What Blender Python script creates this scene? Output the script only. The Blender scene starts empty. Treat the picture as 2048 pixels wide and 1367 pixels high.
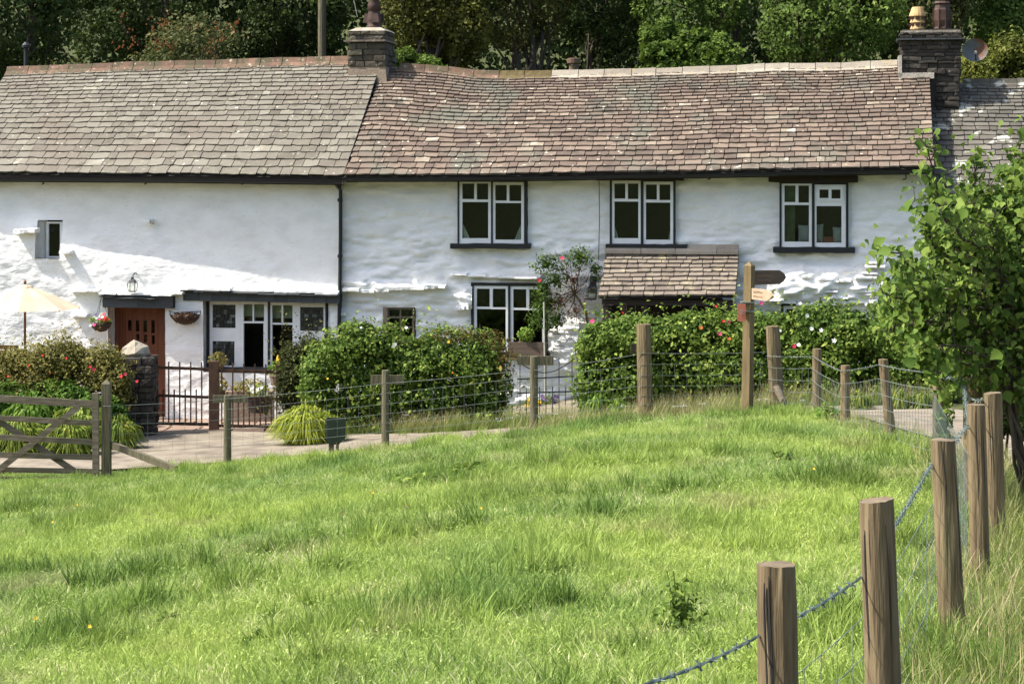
import bpy, math, random
import numpy as np
from mathutils import Matrix, Vector

random.seed(7)
rng = np.random.default_rng(7)
R = math.radians
scene = bpy.context.scene
COL = scene.collection

# ---------------------------------------------------------------- camera, sky, sun, exposure
EYE = 4.6            # camera height above the doorstep of the left cottage
FPX = 4000.0         # focal length in pixels of the 2048 px wide photograph
HOR = 345.0          # horizon row
cam = bpy.data.objects.new("camera", bpy.data.cameras.new("camera"))
COL.objects.link(cam)
cam.location = (0, 0, EYE)
cam.rotation_euler = (R(90), 0, 0)
cam.data.sensor_width = 36
cam.data.lens = 36 * FPX / 2048
cam.data.shift_y = -(683.5 - HOR) / 2048
cam.data.clip_start = 0.1
cam.data.clip_end = 1000
scene.camera = cam

PHI = R(10)          # the facade is turned ten degrees from the picture plane
CP, SP = math.cos(PHI), math.sin(PHI)
SUN = Vector((-0.56 * CP - 0.17 * SP, 0.56 * SP - 0.17 * CP, 0.82)).normalized()
w = bpy.data.worlds.new("World")
scene.world = w
w.use_nodes = True
nt = w.node_tree
sky = nt.nodes.new("ShaderNodeTexSky")
sky.sky_type = 'NISHITA'
sky.sun_disc = False
sky.sun_elevation = math.asin(SUN.z)
sky.sun_rotation = math.atan2(SUN.x, SUN.y) % (2 * math.pi)
sky.air_density = 1.0
sky.dust_density = 2.8
sky.ozone_density = 0.6
nt.links.new(sky.outputs[0], nt.nodes["Background"].inputs[0])
nt.nodes["Background"].inputs[1].default_value = 0.15
sl = bpy.data.lights.new("sun", 'SUN')
sl.energy = 4.3
sl.angle = R(0.5)
sl.color = (1.0, 0.95, 0.85)
so = bpy.data.objects.new("sun", sl)
COL.objects.link(so)
so.rotation_euler = SUN.to_track_quat('Z', 'Y').to_euler()
scene.view_settings.view_transform = 'Standard'
scene.view_settings.look = 'None'
scene.view_settings.exposure = 1.02
scene.view_settings.gamma = 1.0
scene.view_settings.use_curve_mapping = False
scene.cycles.max_bounces = 6
scene.cycles.transparent_max_bounces = 8

# ---------------------------------------------------------------- coordinates
def P(px, py, d):
    return np.array([(px - 1024) / FPX * d, d, EYE + (HOR - py) / FPX * d])

def FL(px, py, off=0.0):
    """facade coordinates (along, -outwards, up) of what the photo shows at px, py, standing `off` in front of the wall plane"""
    a = (px - 1024) / FPX
    d = (36 * CP - off) / (CP + SP * a)
    x, y = a * d, d - 36
    return np.array([x * CP - y * SP, -off, EYE + (HOR - py) / FPX * d])

def FU(px, off=0.0):
    return float(FL(px, HOR, off)[0])

def F2W(p):
    return np.array([p[0] * CP + p[1] * SP, 36 - p[0] * SP + p[1] * CP, p[2]])

_tab = rng.random((256, 256))
def vn(x, y, seed=0):
    x = np.asarray(x, float) + seed * 17.31; y = np.asarray(y, float) + seed * 9.77
    xi, yi = np.floor(x).astype(int), np.floor(y).astype(int)
    fx, fy = x - xi, y - yi
    fx, fy = fx * fx * (3 - 2 * fx), fy * fy * (3 - 2 * fy)
    a = _tab[xi & 255, yi & 255]; b = _tab[(xi + 1) & 255, yi & 255]
    c = _tab[xi & 255, (yi + 1) & 255]; d = _tab[(xi + 1) & 255, (yi + 1) & 255]
    return (a * (1 - fx) + b * fx) * (1 - fy) + (c * (1 - fx) + d * fx) * fy

def fbm(x, y, seed=0, o=4):
    s, a, t = 0, 1, 0
    for k in range(o):
        s = s + a * vn(np.asarray(x) * 2 ** k, np.asarray(y) * 2 ** k, seed + k); t += a; a *= .5
    return s / t

# ---------------------------------------------------------------- terrain heights
CTRL = [(.8, 6, 2.5), (1.25, 6.8, 2.45), (1.98, 9.2, 2.38), (2.9, 12.5, 2.05), (3.3, 13, 2.1), (4.07, 19, 1.75), (4.1, 22, 1.62), (4.0, 24, 1.54),
        (3.96, 26, 1.42), (3.5, 27, 1.28), (3.12, 26.5, 1.32), (1.8, 27, 1.14), (.3, 27.5, .90), (-1.8, 28.3, .62), (-4.1, 29, .31),
        (-5.8, 28.5, .25), (-8, 28.3, .16), (0, 9, 2.3), (-2.5, 11, 1.8), (0, 15, 1.92), (-2, 18, 1.45), (0, 21, 1.5), (-3, 23, .98),
        (-5.5, 22, .72), (2.5, 18, 1.9), (2.4, 22, 1.68), (-4, 15, 1.45),
        (-8, 31.5, .14), (-5, 31.5, .2), (-5, 34, .2), (-1.8, 30.8, .42), (.5, 30.4, .68), (.5, 32.6, .5), (3, 29.5, 1.05), (5.6, 28, 1.22),
        (5.4, 25, 1.36), (5.2, 18, 2.02), (4.9, 13, 2.3), (4, 7, 2.7), (-8, 38, 0), (-7, 36.8, 0), (-5, 36.6, .03), (-3, 36.4, .1), (.7, 35.8, .5),
        (4, 35, .85), (8, 34.5, 1.05), (0, 42, .7), (-10, 43, .3), (9, 42, 1.2), (0, 0, 2.95), (-4, 0, 2.5), (4, 0, 3.1), (-15, 15, .7),
        (-20, 30, -.1), (15, 20, 3), (20, 34, 3), (-25, 0, 0), (25, 0, 5), (0, -10, 3.6), (0, 50, 3), (-20, 50, 2.5), (20, 50, 4),
        (0, 62, 8), (-25, 62, 7), (25, 62, 9), (0, 95, 24), (-40, 95, 22), (40, 95, 26), (-60, 40, 0), (60, 40, 6), (-60, 130, 36),
        (60, 130, 40), (0, 140, 42), (-60, -10, -3), (60, -10, 8), (0, -45, 10), (-50, -50, 8), (50, -50, 14), (0, -95, 38), (-60, -95, 36), (60, -95, 40)]
_C = np.array(CTRL, float)
def _tps(r2):
    return .5 * r2 * np.log(r2 + 1e-9)
_n = len(_C)
_K = _tps(((_C[:, None, :2] - _C[None, :, :2]) ** 2).sum(-1)) + np.eye(_n) * .4
_Pm = np.hstack([np.ones((_n, 1)), _C[:, :2]])
_A = np.vstack([np.hstack([_K, _Pm]), np.hstack([_Pm.T, np.zeros((3, 3))])])
_W = np.linalg.solve(_A, np.concatenate([_C[:, 2], np.zeros(3)]))
def TZ(x, y):
    x = np.atleast_1d(np.asarray(x, float)); y = np.atleast_1d(np.asarray(y, float))
    out = np.empty(x.shape).ravel(); X = x.ravel(); Y = y.ravel()
    for i in range(0, len(X), 20000):
        xx, yy = X[i:i + 20000], Y[i:i + 20000]
        r2 = (xx[:, None] - _C[None, :, 0]) ** 2 + (yy[:, None] - _C[None, :, 1]) ** 2
        out[i:i + 20000] = _tps(r2) @ _W[:_n] + _W[_n] + _W[_n + 1] * xx + _W[_n + 2] * yy
    return out.reshape(x.shape)
def tz(x, y):
    return float(TZ(x, y)[0])

# ---------------------------------------------------------------- mesh builder
class MB:
    def __init__(s):
        s.v, s.f, s.t = [], [], []
    def add(s, vs, fs, tint=.5):
        b = len(s.v)
        s.v.extend([tuple(map(float, q)) for q in vs])
        s.f.extend([tuple(i + b for i in q) for q in fs])
        s.t.extend([tint] * len(vs))
        return s
    def box(s, x0, x1, y0, y1, z0, z1, tint=.5):
        return s.add([(x0, y0, z0), (x1, y0, z0), (x1, y1, z0), (x0, y1, z0), (x0, y0, z1), (x1, y0, z1), (x1, y1, z1), (x0, y1, z1)],
                     [(0, 3, 2, 1), (4, 5, 6, 7), (0, 1, 5, 4), (1, 2, 6, 5), (2, 3, 7, 6), (3, 0, 4, 7)], tint)
    def bar(s, a, b, wd, th, up=(0, 0, 1), tint=.5):
        """a straight board from a to b, wd across `up`, th through"""
        a, b = np.array(a, float), np.array(b, float)
        d = b - a; d /= np.linalg.norm(d)
        u = np.array(up, float); u -= d * u.dot(d); u /= np.linalg.norm(u)
        q = np.cross(d, u)
        vs = [p + u * wd / 2 * i + q * th / 2 * j for p in (a, b) for i, j in ((-1, -1), (1, -1), (1, 1), (-1, 1))]
        return s.add(vs, [(0, 1, 2, 3), (7, 6, 5, 4), (0, 4, 5, 1), (1, 5, 6, 2), (2, 6, 7, 3), (3, 7, 4, 0)], tint)
    def tube(s, pts, rad, n=8, cap=True, tint=.5, jit=0):
        pts = [np.array(p, float) for p in pts]
        if not hasattr(rad, '__len__'): rad = [rad] * len(pts)
        b = len(s.v); ref = None
        for i, p in enumerate(pts):
            d = pts[min(i + 1, len(pts) - 1)] - pts[max(i - 1, 0)]
            d /= (np.linalg.norm(d) + 1e-9)
            if ref is None:
                ref = np.array([1., 0, 0]) if abs(d[0]) < .8 else np.array([0, 1., 0])
            u = ref - d * ref.dot(d); u /= np.linalg.norm(u); q = np.cross(d, u); ref = u
            for k in range(n):
                a = 2 * math.pi * k / n
                r = rad[i] * (1 + jit * (random.random() - .5))
                s.v.append(tuple(p + (u * math.cos(a) + q * math.sin(a)) * r)); s.t.append(tint)
        for i in range(len(pts) - 1):
            for k in range(n):
                k2 = (k + 1) % n
                s.f.append((b + i * n + k, b + i * n + k2, b + (i + 1) * n + k2, b + (i + 1) * n + k))
        if cap:
            s.f.append(tuple(b + k for k in range(n - 1, -1, -1)))
            s.f.append(tuple(b + (len(pts) - 1) * n + k for k in range(n)))
        return s
    def lathe(s, prof, c, n=16, tint=.5):
        b = len(s.v)
        for r, z in prof:
            for k in range(n):
                a = 2 * math.pi * (k + .5) / n
                s.v.append((c[0] + r * math.cos(a), c[1] + r * math.sin(a), c[2] + z)); s.t.append(tint)
        for i in range(len(prof) - 1):
            for k in range(n):
                k2 = (k + 1) % n
                s.f.append((b + i * n + k, b + i * n + k2, b + (i + 1) * n + k2, b + (i + 1) * n + k))
        s.f.append(tuple(b + k for k in range(n - 1, -1, -1)))
        s.f.append(tuple(b + (len(prof) - 1) * n + k for k in range(n)))
        return s
    def prism(s, poly, y0, y1, tint=.5):
        """poly of (x, z) extruded along y"""
        n = len(poly)
        vs = [(x, y0, z) for x, z in poly] + [(x, y1, z) for x, z in poly]
        fs = [tuple(range(n)), tuple(range(2 * n - 1, n - 1, -1))] + [((i + 1) % n, i, n + i, n + (i + 1) % n) for i in range(n)]
        return s.add(vs, fs, tint)
    def mesh(s, name, base=(0, 0, 0), smooth=False):
        return np_mesh(name, np.array(s.v, float) - np.array(base, float), s.f, np.array(s.t), smooth)

def np_mesh(name, v, f, tint=None, smooth=False):
    me = bpy.data.meshes.new(name)
    v = np.asarray(v, np.float32)
    if isinstance(f, np.ndarray):
        nf, k = f.shape
        me.vertices.add(len(v)); me.vertices.foreach_set("co", v.ravel())
        me.loops.add(nf * k); me.loops.foreach_set("vertex_index", f.astype(np.int32).ravel())
        me.polygons.add(nf); me.polygons.foreach_set("loop_start", np.arange(0, nf * k, k, dtype=np.int32))
        me.update(calc_edges=True)
    else:
        me.from_pydata(v.tolist(), [], f)
    if tint is not None:
        at = me.attributes.new("tint", 'FLOAT', 'POINT')
        at.data.foreach_set("value", np.asarray(tint, np.float32))
    if smooth:
        me.polygons.foreach_set("use_smooth", np.ones(len(me.polygons), bool))
    me.update()
    return me

BASE = {}
def link(name, me, m, parent=None):
    o = bpy.data.objects.new(name, me)
    COL.objects.link(o)
    if m is not None and (me is not None) and not me.materials: me.materials.append(m)
    if parent is not None:
        o.parent = parent; BASE[o] = BASE[parent]
    return o
def props(o, label=None, cat=None, group=None, kind=None):
    if label: o['label'] = label
    if cat: o['category'] = cat
    if group: o['group'] = group
    if kind: o['kind'] = kind
    return o
def thing(name, label, cat, base, frame='F', group=None):
    o = bpy.data.objects.new(name, None); COL.objects.link(o)
    base = np.array(base, float)
    if frame == 'F':
        o.location = F2W(base); o.rotation_euler = (0, 0, -PHI)
    else:
        o.location = base
    BASE[o] = base
    return props(o, label, cat, group)
def part(name, mb, m, parent, smooth=False, label=None, kind=None):
    o = link(name, mb.mesh(name, BASE[parent], smooth), m, parent)
    return props(o, label=label, kind=kind)
def solo(name, mb, m, label, cat, base, frame='F', group=None, smooth=False, kind=None):
    base = np.array(base, float)
    o = link(name, mb.mesh(name, base, smooth), m)
    if frame == 'F':
        o.location = F2W(base); o.rotation_euler = (0, 0, -PHI)
    else:
        o.location = base
    BASE[o] = base
    return props(o, label, cat, group, kind)

# ---------------------------------------------------------------- materials
def mat(name, ramp, noise=4.0, amt=.4, rough=.85, bump=0, bscale=30, stretch=(1, 1, 1), transl=0, metal=0, detail=4, spots=None, attr=True, spec=.3, obj=False):
    m = bpy.data.materials.new(name); m.use_nodes = True
    t = m.node_tree; N = t.nodes; L = t.links
    b = N["Principled BSDF"]; out = N["Material Output"]
    if obj:
        src = N.new("ShaderNodeTexCoord").outputs["Object"]
    else:
        src = N.new("ShaderNodeNewGeometry").outputs["Position"]
    mp = N.new("ShaderNodeMapping"); mp.inputs["Scale"].default_value = stretch
    L.new(src, mp.inputs[0])
    nz = N.new("ShaderNodeTexNoise"); nz.inputs["Scale"].default_value = noise; nz.inputs["Detail"].default_value = detail
    L.new(mp.outputs[0], nz.inputs["Vector"])
    st = N.new("ShaderNodeMapRange"); st.inputs[1].default_value = .28; st.inputs[2].default_value = .72
    L.new(nz.outputs[0], st.inputs[0])
    mx = N.new("ShaderNodeMix"); mx.data_type = 'FLOAT'; mx.inputs[0].default_value = amt
    if attr:
        at = N.new("ShaderNodeAttribute"); at.attribute_name = "tint"
        L.new(at.outputs["Fac"], mx.inputs[2])
    else:
        mx.inputs[2].default_value = .5
    L.new(st.outputs[0], mx.inputs[3])
    cr = N.new("ShaderNodeValToRGB")
    while len(cr.color_ramp.elements) < len(ramp): cr.color_ramp.elements.new(.5)
    for e, (p, c) in zip(cr.color_ramp.elements, ramp):
        e.position = p; e.color = (*c, 1)
    L.new(mx.outputs[0], cr.inputs[0])
    colr = cr.outputs[0]
    if spots:
        for sc_, lo, hi, c in spots:
            n2 = N.new("ShaderNodeTexNoise"); n2.inputs["Scale"].default_value = sc_; n2.inputs["Detail"].default_value = 3
            L.new(mp.outputs[0], n2.inputs["Vector"])
            r2 = N.new("ShaderNodeMapRange"); r2.inputs[1].default_value = lo; r2.inputs[2].default_value = hi
            L.new(n2.outputs[0], r2.inputs[0])
            m2 = N.new("ShaderNodeMix"); m2.data_type = 'RGBA'; m2.inputs[7].default_value = (*c, 1)
            L.new(r2.outputs[0], m2.inputs[0]); L.new(colr, m2.inputs[6]); colr = m2.outputs[2]
    L.new(colr, b.inputs["Base Color"])
    b.inputs["Roughness"].default_value = rough; b.inputs["Metallic"].default_value = metal
    b.inputs["Specular IOR Level"].default_value = spec
    if bump:
        n3 = N.new("ShaderNodeTexNoise"); n3.inputs["Scale"].default_value = bscale; n3.inputs["Detail"].default_value = 5
        L.new(mp.outputs[0], n3.inputs["Vector"])
        bp = N.new("ShaderNodeBump"); bp.inputs["Strength"].default_value = 1; bp.inputs["Distance"].default_value = bump
        L.new(n3.outputs[0], bp.inputs["Height"]); L.new(bp.outputs[0], b.inputs["Normal"])
    if transl:
        tr = N.new("ShaderNodeBsdfTranslucent"); L.new(colr, tr.inputs[0])
        ms = N.new("ShaderNodeMixShader"); ms.inputs[0].default_value = transl
        L.new(b.outputs[0], ms.inputs[1]); L.new(tr.outputs[0], ms.inputs[2]); L.new(ms.outputs[0], out.inputs[0])
    return m

def flat(name, c, **k):
    c = np.array(c, float)
    k.setdefault('amt', .7); k.setdefault('noise', 8)
    return mat(name, [(0, tuple(c * .72)), (1, tuple(np.minimum(c * 1.28, .95)))], **k)

M = {}
M['whitewash'] = mat('whitewash', [(0, (.72, .71, .685)), (.5, (.80, .795, .775)), (1, (.85, .845, .83))], noise=2.2, amt=1, rough=.9, bump=.022, bscale=7, stretch=(1, 1, 1.8),
                     spots=[(1.3, .64, .90, (.72, .70, .62)), (7, .68, .85, (.70, .68, .63)), (22, .66, .74, (.60, .57, .50))], attr=False)
M['white_paint'] = flat('white_paint', (.74, .75, .76), rough=.45, noise=5, amt=.3)
M['black_paint'] = flat('black_paint', (.018, .019, .02), rough=.5)
M['dark_timber'] = flat('dark_timber', (.035, .024, .018), rough=.7, bump=.004, bscale=20, stretch=(.2, .2, 1))
SL = [(0, (.085, .07, .06)), (.3, (.155, .13, .115)), (.55, (.20, .175, .15)), (.78, (.25, .225, .19)), (.93, (.32, .30, .255)), (1, (.62, .60, .54))]
M['slate_grey'] = mat('slate_grey', [(0, (.07, .058, .045)), (.3, (.13, .115, .09)), (.6, (.165, .15, .12)), (.9, (.205, .19, .15)), (.97, (.27, .25, .20)), (1, (.62, .60, .52))],
                      noise=3, amt=.22, rough=.8, bump=.006, bscale=22, spots=[(11, .60, .78, (.26, .26, .17)), (.5, .52, .7, (.14, .115, .09)), (3.5, .62, .75, (.09, .08, .06)), (9, .70, .74, (.55, .53, .45))])
M['slate_brown'] = mat('slate_brown', [(0, (.052, .038, .03)), (.25, (.105, .077, .06)), (.55, (.155, .115, .088)), (.8, (.205, .157, .118)), (.95, (.26, .22, .165)), (1, (.6, .56, .47))],
                       noise=3, amt=.2, rough=.85, bump=.008, bscale=22, spots=[(9, .62, .8, (.28, .25, .16)), (1.1, .50, .70, (.125, .12, .092)), (2.3, .6, .72, (.075, .065, .05)), (4, .62, .75, (.08, .06, .045)), (9, .68, .73, (.55, .50, .42))])
M['slate_dark'] = mat('slate_dark', [(0, (.055, .05, .042)), (.6, (.12, .11, .09)), (1, (.20, .185, .15))],
                      noise=3, amt=.3, rough=.85, bump=.006, bscale=22, spots=[(3, .6, .66, (.42, .42, .36))])
M['slate_porch'] = mat('slate_porch', [(0, (.08, .064, .052)), (.4, (.16, .13, .105)), (.8, (.23, .195, .155)), (1, (.38, .34, .26))],
                       noise=3, amt=.25, rough=.85, bump=.008, bscale=22, spots=[(5, .56, .76, (.36, .31, .20))])
M['slate_cladding'] = mat('slate_cladding', [(0, (.04, .045, .048)), (1, (.075, .08, .083))], noise=8, amt=.4, rough=.7, bump=.003)
M['deck'] = flat('roof_deck', (.03, .026, .022))
M['terracotta'] = mat('terracotta', [(0, (.07, .045, .032)), (.5, (.14, .082, .055)), (1, (.22, .135, .088))], noise=6, amt=.5, bump=.006,
                      spots=[(5, .44, .6, (.085, .068, .038)), (14, .62, .75, (.45, .42, .34))])
M['moss_ridge'] = flat('mossy_ridge', (.12, .09, .035), bump=.02, bscale=14)
M['stone_ridge'] = mat('stone_ridge', [(0, (.24, .20, .16)), (1, (.38, .34, .27))], noise=6, amt=.5, bump=.008, spots=[(5, .6, .75, (.42, .33, .14))])
M['chimney_stone'] = mat('chimney_stone', [(0, (.035, .028, .021)), (.6, (.075, .062, .045)), (1, (.13, .115, .08))], noise=9, amt=.4, bump=.012, bscale=18,
                         spots=[(8, .64, .76, (.26, .26, .19))])
M['dark_stone'] = mat('dark_stone', [(0, (.02, .017, .014)), (.6, (.045, .038, .032)), (1, (.09, .08, .065))], noise=9, amt=.4, bump=.012, bscale=18,
                      spots=[(8, .66, .76, (.2, .2, .17))])
M['mortar'] = flat('mortar', (.05, .045, .04))
M['render_band'] = flat('render_band', (.22, .17, .125), bump=.01)
M['render_pale'] = flat('render_pale', (.42, .38, .32), bump=.01)
M['pot_brown'] = mat('pot_brown', [(0, (.025, .014, .011)), (1, (.075, .04, .028))], noise=6, amt=.8, rough=.6)
M['pot_cream'] = mat('pot_cream', [(0, (.30, .19, .08)), (1, (.52, .36, .17))], noise=9, amt=.8, rough=.7)
M['iron'] = flat('iron', (.02, .022, .024), rough=.5)
M['brown_iron'] = mat('brown_iron', [(0, (.035, .02, .014)), (1, (.09, .045, .026))], noise=9, amt=.8, rough=.6)
M['glass_dark'] = None
M['door_wood'] = mat('door_wood', [(0, (.10, .032, .016)), (1, (.19, .064, .03))], noise=4, amt=.6, rough=.5, stretch=(3, 3, .3), bump=.002)
M['post_wood'] = mat('post_wood', [(0, (.05, .034, .018)), (.5, (.165, .122, .068)), (1, (.29, .225, .13))], noise=9, amt=.6, rough=.9, stretch=(5, 5, .35), bump=.02, bscale=7,
                     spots=[(2.2, .62, .8, (.13, .125, .06))], detail=7)
M['post_grey'] = mat('post_grey', [(0, (.065, .056, .034)), (.5, (.12, .105, .066)), (1, (.19, .165, .11))], noise=9, amt=.75, rough=.9, stretch=(4, 4, .4), bump=.012, bscale=8,
                     spots=[(3, .6, .78, (.10, .115, .05))], detail=7)
M['post_end'] = mat('post_end', [(0, (.10, .075, .048)), (1, (.20, .155, .10))], noise=14, amt=.9, rough=.9, bump=.006, bscale=40)
M['rail_wood'] = mat('rail_wood', [(0, (.075, .06, .042)), (.5, (.15, .122, .085)), (1, (.24, .20, .145))], noise=8, amt=.8, rough=.9, stretch=(.5, 4, 4), bump=.006, detail=6)
M['sign_wood'] = mat('sign_wood', [(0, (.11, .078, .036)), (1, (.23, .17, .085))], noise=9, amt=.8, rough=.8, stretch=(4, 4, .3), bump=.004)
M['board_dark'] = flat('board_dark', (.115, .085, .062), bump=.003, stretch=(.3, 1, 3))
M['board_pale'] = flat('board_pale', (.40, .29, .20), rough=.7)
M['letters'] = flat('letters', (.30, .19, .11))
M['red_plate'] = flat('red_plate', (.52, .17, .11), rough=.4, amt=.4)
M['grey_print'] = flat('grey_print', (.45, .36, .36))
M['wire'] = flat('wire', (.17, .19, .17), rough=.55, metal=.3)
M['galv'] = flat('galvanised', (.13, .17, .155), rough=.6, metal=.1)
M['canvas'] = mat('canvas', [(0, (.66, .54, .38)), (1, (.78, .67, .50))], noise=3, amt=.8, rough=.9, transl=.35)
M['pole_wood'] = flat('pole_wood', (.16, .075, .03), rough=.5)
M['lane'] = mat('lane', [(0, (.12, .10, .075)), (.5, (.205, .172, .13)), (1, (.27, .235, .18))], noise=2.6, amt=1, rough=.95, bump=.01, bscale=45, attr=False, detail=8,
                spots=[(30, .62, .75, (.17, .14, .11))])
M['paving'] = mat('paving', [(0, (.19, .13, .10)), (.5, (.28, .20, .15)), (1, (.36, .28, .22))], noise=5, amt=.4, rough=.95, bump=.006, bscale=30)
M['soil'] = mat('soil', [(0, (.03, .035, .012)), (1, (.07, .085, .025))], noise=2, amt=1, rough=1, attr=False, bump=.03, bscale=14)
M['boulder'] = mat('boulder', [(0, (.22, .185, .14)), (1, (.38, .34, .27))], noise=5, amt=.7, bump=.02, bscale=9)
M['trough'] = flat('trough', (.26, .20, .15), bump=.01)
M['curtain'] = flat('curtain', (.78, .79, .78), rough=.9, amt=.3)
M['cushion'] = flat('cushion', (.62, .64, .66), rough=.9, amt=.3)
M['pink_cloth'] = flat('pink_cloth', (.5, .14, .12), rough=.9)
M['blind'] = flat('blind', (.42, .42, .30), rough=.9)
M['bark'] = flat('bark', (.075, .06, .045), bump=.02, bscale=14, stretch=(3, 3, .6))
M['twig'] = flat('twig', (.13, .085, .055))
M['coir'] = flat('coir', (.075, .045, .03), bump=.02, bscale=30)
M['dish_grey'] = mat('dish_grey', [(0, (.10, .115, .13)), (1, (.17, .19, .20))], noise=6, amt=.8, rough=.6, spots=[(2.2, .56, .66, (.16, .075, .04))])
M['pale_stem'] = flat('pale_stem', (.5, .49, .42))
M['flag_green'] = flat('sign_back', (.022, .034, .022), rough=.7)

M['berry'] = flat('berry', (.22, .07, .02))
def glass(name):
    m = bpy.data.materials.new(name); m.use_nodes = True
    t = m.node_tree; N = t.nodes; L = t.links
    N.remove(N["Principled BSDF"])
    tr = N.new("ShaderNodeBsdfTransparent"); tr.inputs[0].default_value = (.86, .9, .86, 1)
    gl = N.new("ShaderNodeBsdfGlossy"); gl.inputs["Roughness"].default_value = .04; gl.inputs[0].default_value = (.6, .62, .6, 1)
    fr = N.new("ShaderNodeFresnel"); fr.inputs[0].default_value = 1.5
    ms = N.new("ShaderNodeMixShader")
    L.new(fr.outputs[0], ms.inputs[0]); L.new(tr.outputs[0], ms.inputs[1]); L.new(gl.outputs[0], ms.inputs[2])
    L.new(ms.outputs[0], N["Material Output"].inputs[0])
    return m
M['glass'] = glass('window_glass')

def leafm(name, dark, mid, light, transl=.3, spots=None, noise=1.5, amt=.2):
    return mat(name, [(0, dark), (.45, mid), (.85, light), (1, tuple(min(1, c * 1.3) for c in light))], noise=noise, amt=amt, rough=.6, transl=transl, spec=.12)
M['leaf_rose'] = leafm('leaf_rose', (.035, .07, .014), (.11, .18, .03), (.27, .33, .065))
M['leaf_rose_dry'] = leafm('leaf_rose_dry', (.05, .05, .015), (.14, .11, .03), (.26, .15, .05))
M['leaf_conifer'] = leafm('leaf_conifer', (.02, .028, .01), (.05, .062, .018), (.11, .11, .035))
M['leaf_lime'] = leafm('leaf_lime', (.13, .18, .02), (.30, .36, .04), (.48, .50, .09))
M['leaf_fuchsia'] = leafm('leaf_fuchsia', (.07, .07, .018), (.18, .175, .045), (.32, .25, .085))
M['leaf_fern'] = leafm('leaf_fern', (.04, .09, .015), (.11, .20, .03), (.22, .33, .05))
M['leaf_strap'] = leafm('leaf_strap', (.06, .09, .015), (.16, .24, .035), (.34, .34, .07))
M['leaf_hazel'] = leafm('leaf_hazel', (.04, .08, .015), (.10, .17, .027), (.21, .28, .055), transl=.33)
M['leaf_wood_dark'] = leafm('leaf_wood_dark', (.018, .032, .01), (.05, .078, .02), (.14, .175, .05))
M['leaf_wood_mid'] = leafm('leaf_wood_mid', (.045, .078, .016), (.12, .185, .036), (.25, .32, .07))
M['leaf_wood_olive'] = leafm('leaf_wood_olive', (.04, .045, .01), (.12, .125, .024), (.22, .21, .045))
M['leaf_wood_bright'] = leafm('leaf_wood_bright', (.04, .075, .012), (.11, .17, .025), (.22, .28, .05))
M['leaf_wood_brown'] = leafm('leaf_wood_brown', (.04, .048, .014), (.10, .11, .032), (.19, .19, .06))
M['leaf_yellow'] = leafm('leaf_yellow', (.06, .075, .014), (.14, .16, .028), (.28, .25, .055))
M['leaf_rowan'] = leafm('leaf_rowan', (.03, .045, .015), (.085, .10, .03), (.22, .19, .07))
M['pot_leaf'] = leafm('pot_leaf', (.05, .10, .02), (.12, .22, .04), (.25, .35, .06))
for nm, c in dict(pink=(.65, .06, .22), red=(.6, .03, .03), white=(.85, .85, .78), rose_red=(.6, .05, .09), yellow=(.75, .5, .04), orange=(.5, .14, .03), violet=(.12, .05, .2)).items():
    M['fl_' + nm] = flat('petal_' + nm, c, rough=.7, amt=.2, transl=.2)

# ---------------------------------------------------------------- foliage
def unit(n):
    v = rng.normal(size=(n, 3)); return v / np.linalg.norm(v, axis=1, keepdims=True)

def leaf_mesh(name, pos, nrm, size, tint, aspect=.6, droop=0.0, rnd=None, base=(0, 0, 0), big=False):
    n = len(pos)
    r = unit(n)
    a = r - nrm * (r * nrm).sum(1, keepdims=True)
    a[:, 2] -= droop
    a /= np.linalg.norm(a, axis=1, keepdims=True) + 1e-9
    b = np.cross(nrm, a); b /= np.linalg.norm(b, axis=1, keepdims=True) + 1e-9
    s = size[:, None]
    pos = pos - np.array(base)
    if not big:
        v = np.stack([pos - a * s * .5, pos + b * s * .5 * aspect + nrm * s * .10, pos + a * s * .5, pos - b * s * .5 * aspect + nrm * s * .10], 1).reshape(-1, 3)
        i = np.arange(n)[:, None] * 4
        f = np.concatenate([i + [0, 1, 2], i + [0, 2, 3]], 1).reshape(-1, 3)
        return np_mesh(name, v, f, np.repeat(tint, 4))
    prof = [(-.5, 0), (-.38, .30), (.02, .50), (.12, .34), (.62, .02), (.18, -.32), (-.02, -.52), (-.36, -.28)]
    vs = [pos + a * s * .02]
    for x, y in prof:
        vs.append(pos + a * s * x + b * s * y * aspect * 1.1 + nrm * s * (.13 * abs(y) * 2 - .25 * max(0, x) ** 2 * 1.2))
    v = np.stack(vs, 1).reshape(-1, 3)
    i = np.arange(n)[:, None] * 9
    f = np.concatenate([i + [0, k + 1, (k + 1) % 8 + 1] for k in range(8)], 1).reshape(-1, 3)
    return np_mesh(name, v, f, np.repeat(tint, 9))

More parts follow.
